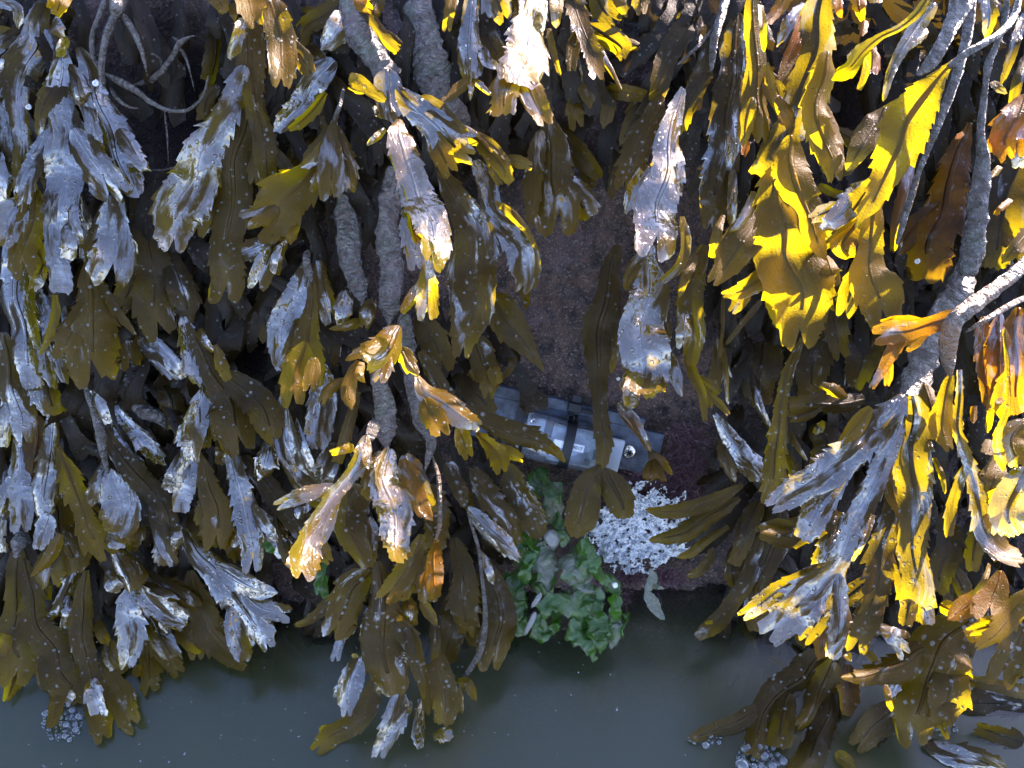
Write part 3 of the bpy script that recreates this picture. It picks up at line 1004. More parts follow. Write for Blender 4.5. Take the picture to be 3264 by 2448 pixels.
MID = """
@ thick grey-green crusted strap running down from the top centre | B | crust=1.2 flat=.10 rg=.3
e 530,-80,240,24 520,120,250 550,320,250 620,500,270 690,640,250 760,760,190 800,880,90
@ crusted stalk that opens into a lilac forked blade, top centre | B | w=.85 k=.3 o=.7
e 40,-80,150,34 80,80,220 150,230,240 230,370,220 300,480,200 340,560,140,46 / crust=1 flat=.10 rg=.3
b 310,440,170,50 320,580,200 325,700,170 350,790,80,56 / t=p
b 370,560,110,54 500,700,190 640,830,230 750,930,210 840,990,120,62 / t=f
b 580,860,130,58 660,970,160 710,1080,130,64 / t=f k=.7 w=.4
b 520,620,100,52 640,700,110 760,810,70 830,840,40 / t=p w=.4
b 300,820,40,46 240,880,50 185,930,26 / t=p k=.8
b 300,640,70,58 210,580,80 130,520,100 75,490,60,66 / t=r k=1 w=.2
b 270,700,110,44 240,740,60 / t=p
b 120,20,50,34 220,140,70 300,260,80 370,330,60 / k=.2 w=.3 i=.8
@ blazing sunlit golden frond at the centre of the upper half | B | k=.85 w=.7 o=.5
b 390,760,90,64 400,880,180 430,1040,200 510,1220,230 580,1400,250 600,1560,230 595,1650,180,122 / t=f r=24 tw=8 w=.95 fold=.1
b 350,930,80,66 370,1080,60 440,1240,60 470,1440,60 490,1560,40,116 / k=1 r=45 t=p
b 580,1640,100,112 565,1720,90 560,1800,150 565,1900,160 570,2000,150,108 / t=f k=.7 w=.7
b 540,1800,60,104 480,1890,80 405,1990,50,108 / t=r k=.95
@ broad grey-olive serrated frond right of the sunlit golden one | B | k=.4 w=.5 o=1.2
b 640,1080,110,46 740,1230,170 830,1420,240 870,1600,310 865,1780,340 850,1950,300 830,2110,230 800,2240,130,66 / t=f r=-6
b 870,1020,120,44 950,1180,140 1000,1360,150 1100,1500,200 1190,1640,230 1200,1770,200 1170,1840,110,58 / t=f w=.7
b 960,1880,190,48 1060,2040,260 1170,2160,200 1240,2260,90 1310,2370,16,56 / t=p w=.3
b 1000,1290,40,50 1090,1360,70 1190,1460,50 1270,1600,30 / t=p k=.75
@ olive fin-shaped blade with a golden rounded tip, upper centre | B | k=.65 w=.3
b 840,840,40,44 940,950,120 1030,1050,130 1105,1160,70,56 / t=r
b 850,830,30,46 960,910,60 1110,1045,20 / t=p k=.3
@ lilac frond ending in two drooping golden forks, top centre | B | k=.3 w=.85
b 870,-80,100,32 840,120,120 825,280,160 840,420,170 855,500,110,46 / t=r r=-4
b 850,490,70,44 770,560,80 690,630,50 600,672,16,54 / t=p k=.9 w=.2
b 860,510,50,44 920,560,50 970,605,20,50 / t=p k=.85
b 840,500,50,42 845,570,40 840,640,24 / t=p k=.8
b 920,300,70,36 950,400,70 1030,430,40 / t=p w=.8
@ wide lilac blade cut by the top edge, left of the white sunlit one | B | k=.35 w=.75
b 1000,-80,230,30 1010,20,230 1050,110,110,40 / t=f
b 730,-80,80,28 715,50,90 695,180,70 / t=f k=.6 w=.4
b 1130,-60,110,30 1150,80,110 1140,200,80 / t=r k=.2
b 930,100,100,20 960,260,150 1040,400,110 / t=r k=.15
@ small amber leaf at the top edge left of the thick grey-green strap | B | k=.9 w=.4
b 180,-60,110,40 150,20,110 200,60,60 / t=f x=.3
b 270,-40,110,30 230,60,110 210,150,60 / t=r k=.3 i=.8
@ white-blazing sunlit frond with two round golden lobes, top centre | B | k=.65 w=.6 o=.3
b 1290,-90,140,34 1250,120,220 1200,340,300 1160,520,340,88 / t=r r=22 w=.9
b 1120,470,220,84 1060,600,210 1040,730,190,100 / t=r
b 1210,520,190,85 1250,660,170 1310,780,120,102 / t=f
b 1380,-80,100,44 1390,60,90 1390,180,40 / t=p r=30
b 1340,180,50,46 1370,340,50 1415,485,20,54 / t=p k=.9
@ brown frond with a sunlit split tip and a long spike, right of the white one | B | k=.3 w=.5
b 1460,-80,120,34 1530,100,150 1580,240,130 1630,390,140 1650,490,100,72 / t=f r=12
b 1640,280,60,40 1730,430,40 1805,572,14,50 / t=p k=.5
b 1600,160,60,32 1710,230,140 1800,300,130 1810,370,50,38 / t=f k=.25 w=.3
@ silt-speckled leaf hanging in shade behind the brown frond | B | k=.3 w=.4 i=1.4
b 1540,240,130,22 1560,400,210 1585,550,170 1610,690,90,28 / t=p
b 1520,600,90,16 1510,700,130 1520,790,110 / t=f k=.4 i=0 w=.2
b 1690,560,90,20 1720,680,100 1690,820,80 / t=p k=.35 i=0 w=.2
b 1700,570,70,22 1820,590,110 1950,610,80 / t=r k=.4 i=0 w=.2
@ dark olive fronds trailing from the top edge, right of centre | B | k=.35 w=.4
b 1620,-80,130,24 1680,40,180 1760,130,130,30 / t=f
b 1770,-80,90,28 1800,20,90 1840,110,50 / t=p
b 1930,-80,110,30 1930,0,120 1930,75,70,36 / t=f k=.6
b 2240,0,150,18 2110,110,170 2020,190,90,22 / t=f k=.25
@ olive blade with glassy wet stripes hanging over the bare rock | B | k=.45 w=.55 o=1.3
b 1340,700,80,26 1345,860,170 1365,1040,260 1395,1240,330 1390,1420,290,48 / t=f r=-2 c=.3
b 1290,830,110,32 1250,1020,140 1245,1230,130 1220,1450,50,46 / t=p
@ dim brown leaf slanting right above the bare rock | B | k=.25 w=.15
b 1400,800,80,14 1500,940,150 1600,1060,120 1660,1130,70 / t=r
@ brown blade peppered with pale dots above the bare rock, right | B | k=.42 w=.35 o=2
b 2060,600,120,34 1980,800,190 1890,1000,210 1810,1180,140,44 / t=f r=8
b 1980,1060,120,42 1890,1210,110 1825,1360,70,48 / t=p w=.9
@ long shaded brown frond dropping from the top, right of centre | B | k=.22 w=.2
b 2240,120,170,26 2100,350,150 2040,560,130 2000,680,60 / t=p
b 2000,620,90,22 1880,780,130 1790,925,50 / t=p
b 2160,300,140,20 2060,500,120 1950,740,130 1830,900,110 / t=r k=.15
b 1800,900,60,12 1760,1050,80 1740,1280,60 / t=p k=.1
@ bead-covered blade with a sunlit frilled end, right of the bare rock | B | k=.6 w=.75 o=.6
b 2200,560,80,44 2140,760,130 2110,960,200 2090,1130,250 2050,1290,290 2020,1430,290 2010,1570,280,98 / t=f r=22 w=.95
b 2190,1380,60,66 2210,1560,70 2160,1700,70 2060,1790,50,72 / k=.9 t=r r=30
b 1990,1060,60,52 2090,1010,60 2150,880,40 / k=.4 t=p
@ water-silvered broad blade with glassy beads and bright ragged tip above the logger | E | k=.5 w=.85 o=1.3
b 1990,20,140,48 1975,220,250 1945,420,290 1945,620,330 1950,790,290,74 1945,930,240,98 / t=f r=4
b 2070,620,110,56 2140,780,100 2190,912,16,66 / t=p
b 1850,760,70,60 1800,870,30 / t=p
b 2000,-60,150,44 1910,70,120 1850,160,80 1835,240,26 / t=p k=.35 w=.5
b 1830,560,60,46 1780,660,50 / t=p
b 2080,200,110,44 2070,420,130 2080,600,90 / t=r k=.25 w=.3
@ long brown frond lying across the logger, ending in two leaf-shaped lobes | E | k=.32 w=.2 o=.4
b 1780,-60,100,18 1730,150,150 1690,380,220 1660,580,230 1650,780,150 1670,940,110 1680,1100,130 1690,1230,120 1675,1380,70,44 / t=r
b 1665,1350,70,44 1600,1470,180 1545,1620,230 1525,1740,190 1520,1800,110,50 / t=r k=.38
b 1700,1370,80,44 1750,1480,190 1800,1600,190 1830,1680,120,50 / t=r
b 1760,420,50,26 1760,600,50 1740,760,40 / t=p
@ small wet brown leaf draped over the right end of the logger plate | E | k=.25 w=.7 x=.2 i=.5
b 1780,940,60,26 1860,1050,100 1930,1160,70 1990,1260,40 / t=p
b 1980,1250,40,28 2040,1340,120 2090,1400,110,32 / t=f w=.2
b 2000,1300,60,28 1990,1400,110 1990,1460,60 / t=p w=.2
@ sunlit stub fan on the crusted middle stalk | E | k=.75 w=.6 o=.4
b 390,460,130,86 340,560,240 270,650,260 190,700,110,118 / t=r c=.35 w=.9 r=15
b 390,600,120,86 440,700,110 510,772,24,92 / t=p k=.95
b 240,580,110,84 140,630,80 45,680,30,90 / t=p k=.8
@ paired crusted stalks running down the middle to the sunlit lower bush | E | crust=1.1 flat=.12 rg=.35 tmax=.005
e 20,-380,150,36 60,-200,230 60,0,230 130,200,170 160,330,90
e 340,-560,170,40 330,-300,170 320,-60,190 330,140,200 330,320,170 320,460,140
e 260,640,150,66 260,820,150 290,1000,190 300,1140,180 320,1260,170,88
s 420,380,100,40 440,640,110 480,860,100 530,1060,100 590,1190,70 570,1310,40 550,1390,16
s 240,1060,90,82 200,1170,70 170,1200,60
@ curled leaves in shade between the crusted stalks | E | k=.35 w=.6
b 60,230,110,40 30,360,130 10,470,60 / t=f w=.8
b 230,290,80,44 180,380,120 160,460,80 / t=f
b 150,430,90,46 50,465,60 -60,480,30 / t=p k=.6
b 100,760,60,60 80,880,70 90,1010,30 / t=p k=.2
b 130,880,40,50 60,1100,90 -10,1330,80 / k=.6 t=r w=.2
@ golden sunlit scrap left of the crusted middle stalk | E | k=.85 w=.4
b 130,680,60,80 90,780,90 60,880,110 80,990,50,92 / t=p
b 50,800,60,82 -60,860,90 -110,940,60,88 / t=f k=.6
b 150,690,60,84 140,770,60 170,820,40 / t=p i=1
@ bright yellow forked blades spreading right of the middle stalk | E | k=.85 w=.3 o=.8
b 500,780,60,92 570,880,140 690,960,170 800,1040,140 890,1090,70,122 / t=f r=20 w=.8
b 540,920,110,100 610,1040,180 650,1140,120,122 / t=f
b 760,1080,60,98 800,1180,130 830,1290,80,116 / t=f k=.7 w=.6
b 880,1140,50,100 960,1220,110 1030,1310,150 1045,1380,100,122 / t=f
b 1010,1220,70,108 1090,1270,90 1165,1305,50,120 / t=f
s 790,1080,30,84 840,1110,26 900,1150,24 / crust=.1
@ speckled dark leaf reaching right over the logger's clear case | E | k=.38 w=.3 o=2
b 520,620,110,52 620,800,130 720,930,110 850,1010,80 960,1080,140 1080,1130,180 1210,1170,170 1330,1230,100 1440,1325,16,66 / t=p r=-6
b 1330,1210,50,62 1400,1260,50 1445,1330,20 / t=p k=.7
@ dark serrated blades hanging in the shade left of the bare rock | E | k=.38 w=.35 o=.8
b 520,380,150,30 600,540,210 660,720,180,40 / t=f
b 880,520,160,36 920,680,190 960,800,160 960,890,90,46 / t=f
b 980,720,110,44 1010,830,90 / t=r k=.6
b 1180,120,110,28 1190,230,90 1200,360,20 / t=p k=.6
b 790,680,170,22 870,870,190 980,1010,90 / t=r k=.12 w=.2
b 1080,600,70,20 1110,700,60 1050,800,30 / t=p k=.1
@ thin golden curled leaf hanging on a thread-like stalk, lower centre | E | k=1 w=.3 x=.35
s 600,1290,20,86 635,1420,30 645,1580,32 645,1720,30 620,1830,26 / crust=0 
b 630,1820,40,90 600,1930,110 610,2060,130 620,2180,80,124 / t=f r=-14
@ large sunlit white-gold serrated blade of the lower middle bush | E | k=.65 w=.6 o=1
b 330,1240,140,92 300,1420,210 330,1600,270 360,1760,250 375,1880,170 365,1960,90,146 / t=r r=24 w=.9 fold=.1 
b 400,1310,120,94 460,1460,150 530,1600,140 600,1700,40,104 / t=p k=.9 x=.2
b 420,1280,140,88 480,1420,150 560,1570,120 640,1650,30 / t=p k=.4
b 280,1260,100,86 230,1400,160 200,1560,130 / t=r k=.4 i=.8
@ sunlit twisted arm reaching down left to a yellow frilled hand-like tip | E | k=.85 w=.45 o=1 i=.5
b 180,1160,110,94 150,1290,130 60,1430,110 -60,1570,110 -150,1720,120 -200,1850,170 -230,1960,220 -240,2040,170,150 / t=f r=22 tw=8 w=.9
b -130,1780,90,104 -110,1900,120 -60,1960,60 / t=f k=.5
b 100,1230,70,96 40,1250,60 -40,1270,50 / t=f k=.9
@ grey-brown silted mass of blades under the sunlit lower middle bush | H | k=.35 w=.45 o=1 i=1
b 80,-160,240,70 60,40,240 100,200,190 180,380,90,84 / t=r
b 560,-140,200,50 620,60,200 600,260,150 / t=r
b 190,60,100,70 210,220,110 200,380,80 / t=r w=.7
@ broad bead-covered olive blade hanging to the pool from the middle bush | H | k=.42 w=.45 o=2
b 250,340,100,84 270,480,170 275,660,260 290,860,310 310,1040,300 330,1180,210,102 / t=r r=-6
b 210,410,140,82 90,520,230 20,660,240 -30,780,170,92 / t=f
b -40,580,110,84 -130,680,80 -210,730,60 -275,750,30,92 / t=f
b 420,720,60,88 470,940,70 520,1100,60 545,1220,20 / t=p k=.3
@ olive-tan forked blade crossing in front of the bead-covered one | H | k=.6 w=.4 o=.6
b 530,170,90,86 470,340,150 390,460,190 300,560,160,98 / t=f r=10
b 530,260,150,84 555,430,170 560,590,140,94 / t=r k=.5
b 530,580,50,86 580,670,80 625,755,30,92 / t=p k=.95
b 430,560,90,80 450,660,130 440,760,80 / t=f w=.6
@ lilac ragged blade low at the left of the middle bush | H | k=.3 w=.9 o=.6
b 140,950,100,82 90,1090,170 60,1220,150 50,1310,80,94 / t=f
b 110,960,50,86 100,930,40 / t=r k=1
@ olive forked arm reaching left on the water under the lilac ragged blade | H | k=.55 w=.45 o=1
b 230,1080,80,76 190,1250,150 70,1390,160 -50,1460,150 -130,1530,100,86 / t=f r=10
b -40,1400,70,80 -120,1420,40 / t=r k=.9
@ lilac dotted blade, lowest of the middle bush, tip in the pool | H | k=.4 w=.85 o=1.2
b 400,1170,110,82 370,1300,170 310,1440,150 265,1570,110,94 / t=f
b 440,1230,60,82 455,1320,30 / t=p
@ dotted olive blade with a pale tip, right side of the middle bush bottom | H | k=.55 w=.35 o=1.8
b 640,920,90,66 665,1090,180 675,1240,190 665,1370,140,82 / t=r
b 500,970,90,64 560,1110,140 600,1280,90,78 / t=f k=.9 w=.2
b 760,1100,60,70 830,1130,80 880,1230,30 / t=p k=.4
@ wire-thin bowed stalk curving down the right side of the middle bush | H | crust=.2 k=.7
s 830,60,22,60 890,250,24 915,450,26 935,640,30 930,800,40 890,950,40 810,1070,30 750,1160,20
b 765,1140,30,64 775,1220,50 785,1315,30,68 / t=p k=.9
@ dark purplish fronds with ragged ends above the pool, right of the middle bush | H | k=.3 w=.3 i=.6 o=.5
b 940,320,90,54 1000,520,170 1030,720,230 1010,880,230 980,990,150,68 / t=f
b 740,190,110,50 790,400,180 810,610,220 820,800,120 / t=f k=.35
b 700,560,130,46 720,780,200 680,980,150 / t=r k=.2
b 860,420,160,40 900,640,200 880,860,160 / t=r k=.2
b 600,720,60,60 620,880,70 610,1000,40 / t=p k=.25
@ silvery wet leaf left of the sea lettuce, tip folded | H | k=.35 w=.9
b 820,0,80,52 920,110,150 1050,220,160 1150,320,60,62 / t=f
b 900,280,50,52 960,400,60 990,490,30 / t=p k=.4
@ two brown leaves thick with pale dots under the logger's left end | E | k=.35 w=.45 o=2.5
b 850,1360,130,40 960,1540,180 1090,1700,150 1150,1840,60 / t=r
b 1080,1340,130,34 1150,1500,200 1220,1680,220 1300,1800,110,44 / t=r
b 700,1320,110,40 770,1500,110 870,1640,80 / t=p k=.2
@ bluish folded tip poking from the pool under the middle bush | H | k=.4 w=.9
b 530,1220,50,62 515,1370,80 505,1450,90 520,1530,50 / t=r c=.5
b 660,1400,150,16 690,1480,110 / t=r rib=0
@ dark dripping tip at the left foot of the middle bush | G | k=.25 w=.8
b 2200,760,60,60 2170,860,60 2140,960,70,66 / t=f
"""
